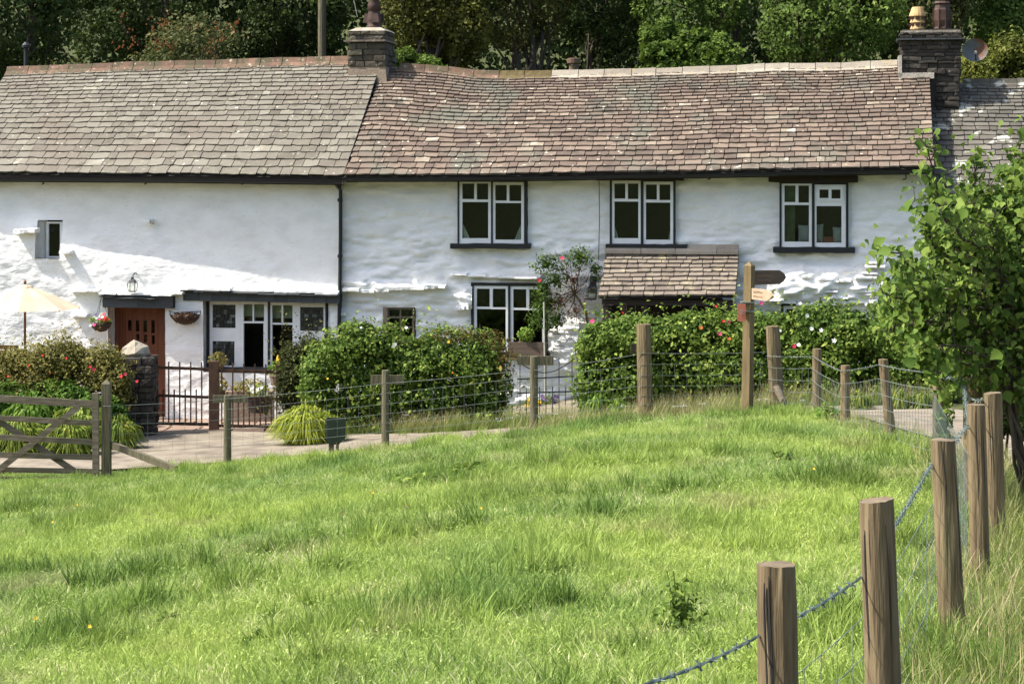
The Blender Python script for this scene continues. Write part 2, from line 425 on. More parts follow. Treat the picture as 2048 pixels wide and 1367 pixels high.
def blob_points(blobs, n, shell=.35, clump=.22, cs=2.2, up=.25):
    """points over the lumpy surfaces of a union of ellipsoids; returns position, outward normal, depth-free clump value"""
    B = np.array(blobs, float)
    A = (B[:, 3] * B[:, 4] * B[:, 5]) ** (2 / 3)
    idx = rng.choice(len(B), size=n, p=A / A.sum())
    d = unit(n)
    c = B[idx, :3]; r = B[idx, 3:6]
    q = c + d * r
    k1 = fbm(q[:, 0] * cs + q[:, 1] * .7 * cs, q[:, 2] * cs + q[:, 1] * .5 * cs, 3, 3)
    k2 = vn(q[:, 0] * cs * 2.7, q[:, 2] * cs * 2.7 + q[:, 1] * cs, 8)
    rad = 1 + (k1 - .5) * 2 * clump + (k2 - .5) * clump * .8 - np.abs(rng.normal(size=n)) * shell * .5
    pos = c + d * r * np.maximum(rad, .1)[:, None]
    keep = np.ones(n, bool)
    for j in range(len(B)):
        e = (((pos - B[j, :3]) / B[j, 3:6]) ** 2).sum(1)
        keep &= ~((e < .5) & (idx != j))
    nr = d / r; nr /= np.linalg.norm(nr, axis=1, keepdims=True)
    nr = nr * .7 + unit(n) * .75 + np.array([0, 0, up]); nr /= np.linalg.norm(nr, axis=1, keepdims=True)
    return pos[keep], nr[keep], (k1 * .6 + k2 * .4)[keep]

def foliage(name, blobs, n, size, m, parent=None, aspect=.6, shell=.35, clump=.22, cs=2.2, tint=(.15, .55), kind=None, label=None, up=.25, droop=0, big=False, base=None):
    pos, nr, k = blob_points(blobs, n, shell, clump, cs, up)
    g = pos[:, 2] > TZ(pos[:, 0], pos[:, 1]) + .02
    pos, nr, k = pos[g], nr[g], k[g]
    sz = size * np.exp(rng.normal(size=len(pos)) * .28)
    tn = np.clip(tint[0] + rng.random(len(pos)) * tint[1] * .9 + (k - .5) * .9, 0, 1)
    b = BASE[parent] if parent is not None else (base if base is not None else (0, 0, 0))
    me = leaf_mesh(name, pos, nr, sz, tn, aspect, droop, base=b, big=big)
    o = link(name, me, m, parent)
    if parent is None: o.location = b; BASE[o] = np.array(b, float)
    return props(o, label=label, kind=kind)

def PB(px, py, d, rx, rz, ry=None):
    """ellipsoid centred where the photo shows px, py; radii given in photo pixels, depth in metres"""
    c = P(px, py, d); k = d / FPX
    return (*c, rx * k, ry if ry is not None else rx * k, rz * k)

def flower_mb(c, r, n=5, tint=.5):
    mb = MB(); c = np.array(c, float)
    dirn = np.array([random.uniform(-.4, .4), -1, random.uniform(.2, .9)]); dirn /= np.linalg.norm(dirn)
    u = np.cross(dirn, [0, 0, 1]); u /= np.linalg.norm(u); v = np.cross(dirn, u)
    for k in range(n):
        a = 2 * math.pi * k / n + random.random() * .3; b = a + 2 * math.pi / n * .9
        p1 = c + (u * math.cos(a) + v * math.sin(a)) * r + dirn * r * .25
        p2 = c + (u * math.cos(b) + v * math.sin(b)) * r + dirn * r * .25
        pm = c + (u * math.cos((a + b) / 2) + v * math.sin((a + b) / 2)) * r * 1.25 + dirn * r * .15
        mb.add([c - dirn * r * .1, p1, pm, p2], [(0, 1, 2, 3)], tint)
    mb.tube([c - dirn * r * .1, c + dirn * r * .12], r * .22, 6, tint=.9)
    return mb

def branches(mb, base, tips, r0, sag=.0, n=6, seg=5, wob=.12):
    base = np.array(base, float)
    for tip in tips:
        tip = np.array(tip, float); pts = []
        for i in range(seg + 1):
            t = i / seg
            p = base + (tip - base) * t
            p[:2] += (tip[:2] - base[:2]) * (t * t - t) * .5
            if 0 < i < seg: p += rng.normal(size=3) * wob * np.linalg.norm(tip - base) / seg
            pts.append(p)
        mb.tube(pts, [r0 * (1 - .8 * i / seg) for i in range(seg + 1)], n, tint=.4 + random.random() * .3)

# ================================================================ THE SETTING
def axis(segs):
    out = []
    for a, b, s in segs: out += list(np.arange(a, b - 1e-6, s))
    return np.array(out + [segs[-1][1]])
gx = axis([(-70, -16, 3), (-16, -10, .8), (-10, 9, .25), (9, 16, .8), (16, 70, 3)])
gy = axis([(-95, -14, 4), (-14, 4, 1.2), (4, 40, .25), (40, 60, 1), (60, 150, 4)])
GX, GY = np.meshgrid(gx, gy)
GZ = TZ(GX, GY)
GZ += (fbm(GX * .9, GY * .9, 5, 3) - .5) * .10 * (np.hypot(GX + 1, (GY - 16) / 1.2) < 12.5)
nx, ny = len(gx), len(gy)
ii = (np.arange(ny - 1)[:, None] * nx + np.arange(nx - 1)[None, :]).ravel()
gf = np.stack([ii, ii + 1, ii + nx + 1, ii + nx], 1)
o = link('ground', np_mesh('ground', np.stack([GX, GY, GZ], -1).reshape(-1, 3), gf, np.full(nx * ny, .5), True), M['soil'])
props(o, label='earth ground of the meadow, gardens and wooded bank', kind='structure')

def poly_at(pl, n):
    pl = np.array(pl, float)
    d = np.concatenate([[0], np.cumsum(np.linalg.norm(np.diff(pl, axis=0), axis=1))]); t = np.linspace(0, d[-1], n)
    return np.stack([np.interp(t, d, pl[:, 0]), np.interp(t, d, pl[:, 1])], 1)
near_e = poly_at([(-14, 29.9), (-8, 29.6), (-5.8, 29.4), (-4.1, 29.8), (-1.8, 29.1), (.3, 28.5), (1.8, 28.0), (3.6, 27.8), (4.6, 26), (4.75, 22), (4.45, 18), (4.0, 14), (3.5, 10), (3.0, 5), (2.8, -2)], 160)
far_e = poly_at([(-14, 33.9), (-8, 33.9), (-5, 33.9), (-1.5, 32.4), (1, 31.6), (3.5, 30.3), (6, 29), (7.4, 25), (7.2, 18), (6.6, 12), (6, 5), (5.6, -2)], 160)
lv = []
for i in range(160):
    for k in range(9):
        q = near_e[i] + (far_e[i] - near_e[i]) * k / 8
        lv.append((q[0], q[1]))
lv = np.array(lv)
lz = TZ(lv[:, 0], lv[:, 1]) + .035
ii = (np.arange(159)[:, None] * 9 + np.arange(8)[None, :]).ravel()
o = link('lane', np_mesh('lane', np.column_stack([lv, lz]), np.stack([ii, ii + 1, ii + 10, ii + 9], 1), np.full(len(lv), .5), True), M['lane'])
props(o, label='pale dusty lane passing between the meadow fence and the cottage gardens', kind='structure')

# garden paving before the left cottage: slabs laid as pieces of the setting
mbp = MB(); 
px0, px1 = -8.4, -3.6
pv = []
for j, yy in enumerate(np.linspace(33.75, 37.1, 10)):
    for xx in np.linspace(px0, px1, 14): pv.append((xx, yy))
pv = np.array(pv); pz = TZ(pv[:, 0], pv[:, 1]) + .02
ii = (np.arange(9)[:, None] * 14 + np.arange(13)[None, :]).ravel()
pav = link('garden_path', np_mesh('garden_path', np.column_stack([pv, pz]), np.stack([ii, ii + 1, ii + 15, ii + 14], 1), np.full(len(pv), .1), True), M['trough'])
props(pav, label='paved path behind the brown garden gate', kind='structure'); BASE[pav] = np.zeros(3)
y = 33.8
while y < 37.0:
    h = random.uniform(.35, .55); x = px0 + random.uniform(0, .3)
    while x < px1 - .3:
        wd = random.uniform(.45, .8)
        mb = MB(); x1 = x + wd - .03; y1 = y + h - .03
        cs = [(x + random.uniform(0, .02), y), (x1, y + random.uniform(0, .02)), (x1 - random.uniform(0, .02), y1), (x, y1 - random.uniform(0, .02))]
        zt = [tz(a, b) + .05 for a, b in cs]
        mb.add([(a, b, z - .05) for (a, b), z in zip(cs, zt)] + [(a, b, z) for (a, b), z in zip(cs, zt)],
               [(4, 5, 6, 7), (0, 1, 5, 4), (1, 2, 6, 5), (2, 3, 7, 6), (3, 0, 4, 7)], random.random())
        part('paving_slab', mb, M['paving'], pav)
        x += wd
    y += h

# ================================================================ COTTAGES
def interp_px(pts, off):
    q = np.array([FL(px, py, off) for px, py in pts]); return q[:, 0], q[:, 2]

def tile_template(k, thin=False):
    r = random.Random(k)
    n = 4
    bot = [(-.5 + i / (n - 1), (0 if i in (0, n - 1) else 0) + r.uniform(-.05, .05)) for i in range(n)]
    if r.random() < .4: bot[0] = (-.5, .10)
    if r.random() < .4: bot[-1] = (.5, .10)
    top = [(.5, 1.0), (-.5, 1.0)]
    pts = bot + top
    vs = [(x, y, 1.0) for x, y in pts] + [(x, y, 0.0) for x, y in pts]
    m = len(pts)
    fs = [tuple(range(m))] + [(m + i, m + (i + 1) % m, (i + 1) % m, i) for i in (0, 1, 2, 3, 5)]
    return np.array(vs), fs
TT = [tile_template(k) for k in range(12)]
def tile_meshes(m, name, white=.03):
    out = []
    for k in range(36):
        vs, fs = TT[k % 12]
        t = 1.0 if k == 35 else .16 + (k * .137 % 1) * .62
        me = np_mesh(name, vs, fs, np.full(len(vs), t)); me.materials.append(m); out.append((me, t))
    return out

def roof(root, eave, ridge, oe, orr, u0, u1, exps, wid, m, base_lift=0.0, nbig=300, sag=.03, seed=0, thick=.02, name='slate', trim=None, whites=.02, backslope=True):
    eu, ez = interp_px(eave, oe); ru, rz = interp_px(ridge, orr)
    def S(u, t):
        z = np.interp(u, eu, ez) * (1 - t) + np.interp(u, ru, rz) * t
        z = z + (fbm(u * .55, t * 2.2, seed, 2) - .5) * sag * 2 + base_lift - np.sin(math.pi * t) * .03
        return np.stack([np.broadcast_to(u, np.shape(z)), np.broadcast_to(-(oe + (orr - oe) * t), np.shape(z)), z], -1)
    L = float(np.linalg.norm(S(np.array((u0 + u1) / 2), np.array(1.)) - S(np.array((u0 + u1) / 2), np.array(0.))))
    # deck
    us = np.linspace(u0, u1, 60); ts = np.linspace(0, 1, 12)
    U, T = np.meshgrid(us, ts)
    D = S(U, T) - np.array([0, 0, .035])
    nb = D.reshape(-1, 3)
    if backslope:
        Dr = D[-1][None] + np.array([0, 1, 0]) * np.linspace(0, 1, 6)[1:, None, None] * (oe - orr) - np.array([0, 0, 1]) * np.linspace(0, 1, 6)[1:, None, None] * (D[-1, :, 2] - D[0, :, 2])[None, :, None]
        nb = np.concatenate([nb, Dr.reshape(-1, 3)])
        rows = 17
    else: rows = 12
    ii = (np.arange(rows - 1)[:, None] * 60 + np.arange(59)[None, :]).ravel()
    rf = link('roof', np_mesh('roof', nb - BASE[root], np.stack([ii, ii + 1, ii + 61, ii + 60], 1), np.full(len(nb), .5)), M['deck'], root)
    tm = tile_meshes(m, name)
    e = np.array(exps) * L / sum(exps)
    s = 0; cnt = 0; bv, bf, bt = [], [], []
    r = random.Random(seed + 5)
    for ci, ex in enumerate(e):
        wmean = wid[0] + (wid[1] - wid[0]) * ci / len(e)
        u = u0 - (0 if ci % 2 else wmean * .5) - r.random() * .05
        while u < u1 - .03:
            ww = wmean * r.uniform(.62, 1.42)
            a, b = max(u, u0), min(u + ww, u1)
            if u1 - b < wmean * .35: b = u1; ww = u1 - u + .01
            u += ww
            if b - a < .04: continue
            a, b = float(a), float(b)
            uc = (a + b) / 2
            if trim and trim(uc, s / L): continue
            t0 = s / L; t1 = min((s + ex) / L, 1)
            p0 = S(np.array(uc), np.array(t0)); p1 = S(np.array(uc), np.array(t1)); pu = S(np.array(uc + .1), np.array(t0))
            sd = p1 - p0; sd /= np.linalg.norm(sd); ud = pu - p0; ud /= np.linalg.norm(ud)
            nd = np.cross(ud, sd); nd /= np.linalg.norm(nd)
            tilt = thick * 1.1 / ex + r.gauss(0, .012)
            sl = sd - nd * tilt; sl /= np.linalg.norm(sl)
            ud2 = ud + sd * r.gauss(0, .018) + nd * r.gauss(0, .02); ud2 -= sl * ud2.dot(sl); ud2 /= np.linalg.norm(ud2)
            nn = np.cross(ud2, sl)
            th = thick * r.uniform(.8, 1.5)
            pos = p0 + nd * (.006 + thick * 1.1) - sd * r.uniform(0, .012) + nd * r.uniform(0, .006)
            k = 35 if r.random() < whites else r.randrange(35)
            Mx = np.column_stack([ud2 * (b - a - .013), sl * (ex + .03), nn * th])
            if cnt < nbig:
                o = bpy.data.objects.new(name, tm[k][0]); COL.objects.link(o); o.parent = rf; BASE[o] = BASE[root]
                mm = Matrix([list(Mx[i]) + [float(pos[i] - BASE[root][i] - nn[i] * th)] for i in range(3)] + [[0, 0, 0, 1]])
                o.matrix_basis = mm
            else:
                vs, fs = TT[k % 12]
                q = (Mx @ vs.T).T + pos - nn * th
                bb = len(bv); bv.extend(q.tolist()); bf.extend([tuple(i + bb for i in f) for f in fs]); bt.extend([tm[k][1]] * len(vs))
            cnt += 1
        s += ex
    if bv:
        o = link(name + 's', np_mesh(name + 's', np.array(bv) - BASE[root], bf, np.array(bt)), m, rf)
        props(o, kind='stuff', label='smaller slates of the upper courses')
    return rf, S

def geo(n, a, b):
    return [a * (b / a) ** (i / (n - 1)) for i in range(n)]

STONE = []
for k in range(10):
    r = random.Random(k + 50)
    vs = []
    for z in (-.5, .5):
        for x, y in ((-.5, -.5), (.5, -.5), (.5, .5), (-.5, .5)):
            vs.append((x * r.uniform(.86, 1.0), y * r.uniform(.9, 1.0), z * r.uniform(.78, 1.0)))
    # rounded front: one extra vertex in the middle of each face
    fs = []
    quads = [(0, 3, 2, 1), (4, 5, 6, 7), (0, 1, 5, 4), (1, 2, 6, 5), (2, 3, 7, 6), (3, 0, 4, 7)]
    for q in quads:
        c = np.mean([vs[i] for i in q], axis=0) * r.uniform(1.04, 1.2); vs.append(tuple(c)); n_ = len(vs) - 1
        fs += [(q[i], q[(i + 1) % 4], n_) for i in range(4)]
    STONE.append((np.array(vs), fs))
_sm = {}
def stone_obj(name, m, parent, c, size, rz=0, k=None):
    k = random.randrange(10) if k is None else k
    tv = round(random.random() * 4) / 4
    key = (name, m.name, k, tv)
    if key not in _sm:
        me = np_mesh(name, STONE[k][0], STONE[k][1], np.full(len(STONE[k][0]), tv)); me.materials.append(m); _sm[key] = me
    o = bpy.data.objects.new(name, _sm[key]); COL.objects.link(o); o.parent = parent; BASE[o] = BASE[parent]
    o.location = np.array(c) - BASE[parent]; o.scale = size; o.rotation_euler = (random.gauss(0, .03), random.gauss(0, .03), rz)
    return o
def masonry(parent, x0, x1, y0, y1, z0, z1, m, ch=.11, sl=.3, name='stone', sides='fr'):
    z = z0
    while z < z1 - .03:
        h = min(ch * random.uniform(.6, 1.35), z1 - z)
        for sd in sides:
            a, b = (x0, x1) if sd in 'fb' else (y0, y1)
            p = a
            while p < b - .02:
                l = min(sl * random.uniform(.5, 1.5), b - p)
                if b - p - l < .07: l = b - p
                dep = .12
                pr = random.uniform(-.025, .035)
                if sd == 'f': c = (p + l / 2, y0 + dep / 2 - pr, z + h / 2); sz = (l * .99, dep, h * .98)
                elif sd == 'b': c = (p + l / 2, y1 - dep / 2 + pr, z + h / 2); sz = (l * .99, dep, h * .98)
                elif sd == 'r': c = (x1 - dep / 2 + pr, p + l / 2, z + h / 2); sz = (dep, l * .99, h * .98)
                else: c = (x0 + dep / 2 - pr, p + l / 2, z + h / 2); sz = (dep, l * .99, h * .98)
                stone_obj(name, m, parent, c, sz); p += l
        z += h

def wall(root, u0, u1, z0, ztop, disp, openings, m, step=.04, reveal=.34, splay=()):
    U = set(np.arange(u0, u1, step).tolist() + [u1]); zt = max(ztop(u0), ztop(u1), ztop((u0 + u1) / 2)) + .02
    Zs = set(np.arange(z0, zt, step * .8).tolist() + [zt])
    for a, b, c, d in openings: U |= {a, b}; Zs |= {c, d}
    def thin(s, keep):
        s = sorted(s); out = []
        for q in s:
            if out and q - out[-1] < step * .35:
                if q in keep: out[-1] = q
                continue
            out.append(q)
        return np.array(out)
    ku = {x for o_ in openings for x in o_[:2]}; kz = {x for o_ in openings for x in o_[2:]}
    U = thin(U, ku); Zs = thin(Zs, kz)
    UU, ZZ = np.meshgrid(U, Zs)
    zt_ = np.array([float(ztop(u)) for u in U])
    ZC = np.minimum(ZZ, zt_[None, :])
    W = disp(UU, ZC)
    V = np.stack([UU, -W, ZC], -1)
    nu = len(U)
    uc = (U[:-1] + U[1:]) / 2; zc = (Zs[:-1] + Zs[1:]) / 2
    UC, ZCc = np.meshgrid(uc, zc)
    solid = np.ones(UC.shape, bool)
    for a, b, c, d in openings:
        solid &= ~((UC > a) & (UC < b) & (ZCc > c) & (ZCc < d))
    j, i = np.nonzero(solid)
    k = j * nu + i
    f = np.stack([k, k + 1, k + nu + 1, k + nu], 1)
    vs = V.reshape(-1, 3).tolist(); fs = f.tolist()
    for a, b, c, d in openings:
        ia, ib = int(np.argmin(abs(U - a))), int(np.argmin(abs(U - b))); ic, idd = int(np.argmin(abs(Zs - c))), int(np.argmin(abs(Zs - d)))
        loop = [(ic, i_) for i_ in range(ia, ib)] + [(j_, ib) for j_ in range(ic, idd)] + [(idd, i_) for i_ in range(ib, ia, -1)] + [(j_, ia) for j_ in range(idd, ic, -1)]
        st = len(vs); n_ = len(loop)
        for (jj, i_) in loop:
            q = V[jj, i_]; vs.append([q[0] + (.11 if (a in splay and q[0] < (a + b) / 2) else 0), (reveal if a not in splay else .14), q[2]])
        for t in range(n_):
            j0, i0 = loop[t]; j1, i1 = loop[(t + 1) % n_]
            fs.append([j1 * nu + i1, j0 * nu + i0, st + t, st + (t + 1) % n_])
    me = bpy.data.meshes.new('wall'); v = np.array(vs) - BASE[root]
    me.from_pydata(v.tolist(), [], fs)
    me.polygons.foreach_set("use_smooth", np.ones(len(me.polygons), bool))
    me.update()
    return link('wall', me, m, root)

def cutframe(mb, rect, holes, y0, y1, tint=.5):
    """rect and holes as (u0,u1,z0,z1): the solid left between the holes"""
    us = sorted({rect[0], rect[1]} | {h[i] for h in holes for i in (0, 1)}); zs = sorted({rect[2], rect[3]} | {h[i] for h in holes for i in (2, 3)})
    for a, b in zip(us[:-1], us[1:]):
        run = None
        for c, d in zip(zs[:-1], zs[1:]):
            um, zm = (a + b) / 2, (c + d) / 2
            inside = any(h[0] < um < h[1] and h[2] < zm < h[3] for h in holes)
            if not inside:
                if run and abs(run[1] - c) < 1e-9: run[1] = d
                else:
                    if run: mb.box(a, b, y0, y1, run[0], run[1], tint)
                    run = [c, d]
            else:
                if run: mb.box(a, b, y0, y1, run[0], run[1], tint); run = None
        if run: mb.box(a, b, y0, y1, run[0], run[1], tint)
    return mb

def FR(px0, py0, px1, py1, off):
    a = FL(px0, py1, off); b = FL(px1, py0, off)
    return (a[0], b[0], a[2], b[2])

def window(root, outer, casements, rec=.10, label=None, frame_m='black_paint', case_m='white_paint', frame_holes=None):
    """outer px rect of the dark surround; casements [(rect, [pane rects])]"""
    mb = MB()
    R0 = FR(*outer, -rec)
    ch = [FR(*c[0], -rec) for c in casements]
    cutframe(mb, R0, ch, rec - .05, rec + .07)
    wn = part('window', mb, M[frame_m], root, label=label)
    for rect, panes in casements:
        r = FR(*rect, -rec + .0); hs = [FR(*p, -rec) for p in panes]
        part('frame', cutframe(MB(), (r[0] + .002, r[1] - .002, r[2] + .002, r[3] - .002), hs, rec - .03, rec + .03), M[case_m], wn)
        for h in hs:
            part('pane', MB().box(h[0] - .004, h[1] + .004, rec + .005, rec + .011, h[2] - .004, h[3] + .004), M['glass'], wn)
    return wn

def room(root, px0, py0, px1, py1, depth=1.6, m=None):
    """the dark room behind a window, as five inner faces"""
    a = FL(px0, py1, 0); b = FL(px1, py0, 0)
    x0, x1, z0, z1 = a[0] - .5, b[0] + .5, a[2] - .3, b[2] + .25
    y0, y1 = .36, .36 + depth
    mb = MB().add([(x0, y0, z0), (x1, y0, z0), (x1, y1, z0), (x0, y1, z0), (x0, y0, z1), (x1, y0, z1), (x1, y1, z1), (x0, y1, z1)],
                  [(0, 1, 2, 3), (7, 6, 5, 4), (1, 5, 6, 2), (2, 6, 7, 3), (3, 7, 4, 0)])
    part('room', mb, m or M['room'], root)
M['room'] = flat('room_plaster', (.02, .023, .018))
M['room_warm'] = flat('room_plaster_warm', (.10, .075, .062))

# ---- rooflines measured from the photo
eaveL = [(-130, 351), (0, 350), (340, 352), (685, 356)]
ridgeL = [(0, 146), (30, 145), (300, 137), (500, 130), (745, 124)]
eaveR = [(640, 352), (685, 350), (1000, 349), (1400, 342), (1870, 333)]
ridgeR = [(700, 138), (800, 134), (860, 138), (960, 148), (1050, 150), (1150, 150), (1300, 144), (1500, 138), (1700, 133), (1870, 124)]
OE, OR_ = .31, -2.65
uL0 = FU(-118, OE); uJ = FU(687, OE); uR1 = FU(1869, OE)
cotL = thing('cottage', 'whitewashed left cottage with grey-green slate roof and orange-brown door', 'cottage', (uL0 + 3.6, 0, 0))
cotR = thing('cottage', 'whitewashed middle cottage with purple-brown slate roof and slated porch', 'cottage', (uJ + 5.4, 0, .5))
cotN = thing('cottage', 'lower grey-roofed cottage at right, half hidden by the leafy tree', 'cottage', (uR1 + 2.5, .4, 1.0))

rfL, SL_ = roof(cotL, eaveL, ridgeL, OE, OR_, uL0, uJ, geo(22, .25, .105), (.27, .2), M['slate_grey'], base_lift=.045, seed=1, sag=.02)
rfR, SR_ = roof(cotR, eaveR, ridgeR, OE, OR_, uJ + .004, uR1, geo(26, .225, .10), (.235, .165), M['slate_brown'], seed=2, sag=.028, thick=.026, whites=.06)
eaveN = [(1860, 388), (2160, 384)]; ridgeN = [(1860, 168), (2100, 164)]
rfN, SN_ = roof(cotN, eaveN, ridgeN, -.05, -3.0, uR1 + .004, FU(2170, 0), geo(24, .22, .10), (.25, .17), M['slate_dark'], seed=3, sag=.03)

def ridge_tiles(rf, S, u0, u1, step, mats, wing=.17, gaps=None):
    u = u0
    while u < u1 - .05:
        l = min(step * random.uniform(.9, 1.1), u1 - u)
        if gaps and any(a < u + l / 2 < b for a, b in gaps): u += l; continue
        c = S(np.array(u + l / 2), np.array(1.)); c2 = S(np.array(u + l), np.array(1.)); c1 = S(np.array(u), np.array(1.))
        mb = MB()
        prof = [(-wing, -wing * .72), (-wing * .5, -wing * .26), (-.04, .055), (.04, .055), (wing * .5, -wing * .26), (wing, -wing * .72)]
        vs = []
        for cc, uu in ((c1, u + .006), (c2, u + l - .006)):
            dz = random.uniform(-.008, .008)
            for y, z in prof: vs.append((uu, cc[1] + y, cc[2] + z + .03 + dz))
            for y, z in prof: vs.append((uu, cc[1] + y * .9, cc[2] + z + dz))
        n = 6; f = []
        for i in range(n - 1):
            f.append((i, i + 1, 12 + i + 1, 12 + i))
        f += [(0, 12, 18, 6), (5, 11, 23, 17)]
        f += [(i + 1, i, 6 + i, 7 + i) for i in range(5)] + [(12 + i, 13 + i, 19 + i, 18 + i) for i in range(5)]
        mb.add(vs, f, random.random())
        part('ridge_tile', mb, mats(u + l / 2), rf)
        u += l
ridge_tiles(rfL, SL_, uL0, uJ - .35, .46, lambda u: M['terracotta'])
uA, uB, uC_ = FU(975, OR_), FU(1112, OR_), FU(1795, OR_)
ridge_tiles(rfR, SR_, uJ + .35, uC_, .5, lambda u: M['terracotta'] if u < uA else (M['moss_ridge'] if u < uB else M['stone_ridge']))
ridge_tiles(rfN, SN_, FU(1925, -3), FU(2160, -3), .5, lambda u: M['slate_dark'], wing=.12)

# ---- walls
def dispL(U, Z):
    px_f = np.clip((U - FU(0)) / (FU(650) - FU(0)), -.3, 1.1)
    depth = 4.6 - Z
    b = .215 * (1 - px_f) + .005
    bulge = 1 / (1 + np.exp(-(depth - (.85 + 1.15 * px_f)) * 5.5))
    wv = (fbm(U * .8, Z * .8, 21, 2) - .5) * .05
    fine = (fbm(U * 2.6, Z * 4.2, 11, 4) - .5) * .055 + (fbm(U * 7, Z * 11, 12, 3) - .5) * .024
    return -.03 + (b + .045) * bulge + wv * .6 + fine * (.2 + .62 * bulge)
def dispR(U, Z):
    depth = 4.6 - Z
    c = fbm(U * 1.4, Z * 8, 31, 3); c2 = fbm(U * 4.2, Z * 13, 33, 3)
    st = np.clip((c - .5) * 3.2 + .5, 0, 1)
    rel = (st - .5) * .035 + (c2 - .5) * .09 + (fbm(U * .5, Z * .9, 35, 2) - .5) * .05
    lump = np.zeros_like(U)
    for p0, p1, q0, q1, a in ((686, 898, 564, 581, .15), (1098, 1175, 648, 730, .06), (1535, 1790, 545, 604, .16), (912, 942, 580, 620, .13), (1120, 1175, 565, 590, .10)):
        ra = FR(p0, q0, p1, q1, 0)
        g = 1 / (1 + np.exp(-(U - ra[0]) * 14)) / (1 + np.exp((U - ra[1]) * 14)) / (1 + np.exp(-(Z - ra[2]) * 16)) / (1 + np.exp((Z - ra[3]) * 12))
        lump += g * a * 1.3 * (.9 + .5 * np.clip((fbm(U * 4.5, Z * 9, 37, 3) - .38) * 3.5, 0, 1.2))
    # the foot of the wall spreads outwards
    return -.14 + rel * (.7 + .5 * (depth > 1.2)) + lump + .06 * np.clip((depth - 3.1) / 1.2, 0, 1)

opL = [FR(78, 440, 126, 516, 0), FR(222, 611, 335, 900, 0), FR(410, 600, 657, 742, 0)]
opL[1] = (opL[1][0], opL[1][1], .04, opL[1][3])
eu, ez = interp_px(eaveL, OE)
wl0, wl1 = uL0 + .12, FU(678)
wall(cotL, wl0, wl1, -.5, lambda u: float(np.interp(u, eu, ez)) + .06, dispL, opL, M['whitewash'], splay=(opL[0][0],))
opR = [FR(917, 355, 1053, 489, 0), FR(1221, 355, 1350, 490, 0), FR(1560, 362, 1696, 497, 0), FR(768, 615, 828, 690, 0), FR(943, 567, 1094, 712, 0), FR(1563, 605, 1622, 700, 0), FR(1270, 596, 1400, 830, 0)]
eu2, ez2 = interp_px(eaveR, OE)
wall(cotR, FU(679), uR1 - .08, -.2, lambda u: float(np.interp(u, eu2, ez2)) + .08, dispR, opR, M['whitewash'])
# gables and back walls
def shell(root, u0, u1, S, oe, orr, zb, m):
    yr = -orr; yb = yr + (oe - orr) - .3
    mb = MB()
    for u in (u0, u1):
        zr = float(S(np.array(u), np.array(1.))[2]) - .08; ze = float(S(np.array(u), np.array(.12))[2]) - .08
        mb.prism([(0, 0)], 0, 0) if False else mb.add([(u, .0, zb), (u, yb, zb), (u, yb, ze - .2), (u, yr, zr), (u, .05, ze)], [(0, 1, 2, 3, 4) if u == u1 else (4, 3, 2, 1, 0)])
    mb.add([(u0, yb, zb), (u1, yb, zb), (u1, yb, ze), (u0, yb, ze)], [(3, 2, 1, 0)])
    part('gable_wall', mb, m, root)
shell(cotL, wl0, wl1 - .01, SL_, OE, OR_, -.5, M['render_pale'])
shell(cotR, wl1 + .01, uR1 - .08, SR_, OE, OR_, -.2, M['dark_stone'])
# neighbour front wall: dark rubble with a white window
nb_u0, nb_u1 = uR1 - .07, FU(2160)
zt = FL(1950, 392, -.1)[2]
mb = MB(); mb.box(nb_u0, nb_u1, .30, .5, .3, zt + .1)
part('wall', mb, M['mortar'], cotN)
x0n, x1n = nb_u0, nb_u1
wnr = FR(2010, 518, 2080, 612, -.2)
z = .8
while z < zt:
    h = random.uniform(.09, .17); u = x0n
    while u < x1n:
        l = random.uniform(.2, .5)
        if not (u + l > wnr[0] - .02 and u < wnr[1] + .02 and z + h > wnr[2] - .02 and z < wnr[3] + .02):
            stone_obj('stone', M['dark_stone'], cotN, (u + l / 2, .29 - random.uniform(0, .02), z + h / 2), (l * .98, .16, h * .97))
        u += l
    z += h
wn = part('window', cutframe(MB(), wnr, [FR(2022, 556, 2046, 600, -.2), FR(2052, 556, 2076, 600, -.2)], .2, .28), M['white_paint'], cotN)
part('pane', MB().box(wnr[0] + .05, wnr[1] - .05, .265, .272, wnr[2] + .05, wnr[3] - .05), M['glass_dark'] or M['iron'], wn)

# ---- white drip ledges and slates stuck in the walls
def ledge(root, pts, prot, wdisp, m='whitewash', sl=(.16, .42), th=(.018, .035), name='ledge_stone', back=0.0):
    q = [FL(px, py, wdisp) for px, py in pts]; us = [a[0] for a in q]; zs = [a[2] for a in q]
    u = us[0]
    while u < us[-1] - .04:
        l = min(random.uniform(*sl), us[-1] - u)
        z = float(np.interp(u + l / 2, us, zs)) + random.uniform(-.008, .008)
        h = random.uniform(*th); pr = prot * random.uniform(.7, 1.15)
        mb = MB(); n = 4
        tp = [(u + l * i / (n - 1) * .985, -wdisp - pr * random.uniform(.85, 1.05)) for i in range(n)]
        yb = -wdisp + .1
        vs = [(a, b, z + h * random.uniform(.8, 1.05) - .01 * (b > 9)) for a, b in tp] + [(u + l * .985, yb, z + h + .03), (u, yb, z + h + .03)]
        vs += [(a, b, z) for a, b in tp] + [(u + l * .985, yb, z - .005), (u, yb, z - .005)]
        mb.add(vs, [(0, 1, 2, 3, 4, 5), (11, 10, 9, 8, 7, 6)] + [(6 + i, 6 + (i + 1) % 6, (i + 1) % 6, i) for i in range(6)], random.random())
        part(name, mb, M[m], root); u += l
ledge(cotL, [(144, 582), (203, 584)], .15, .20)
ledge(cotL, [(203, 587), (300, 590), (350, 590), (371, 586)], .19, .18)
ledge(cotL, [(203, 592), (240, 596), (320, 597)], .19, .18, m='slate_cladding', th=(.01, .02))
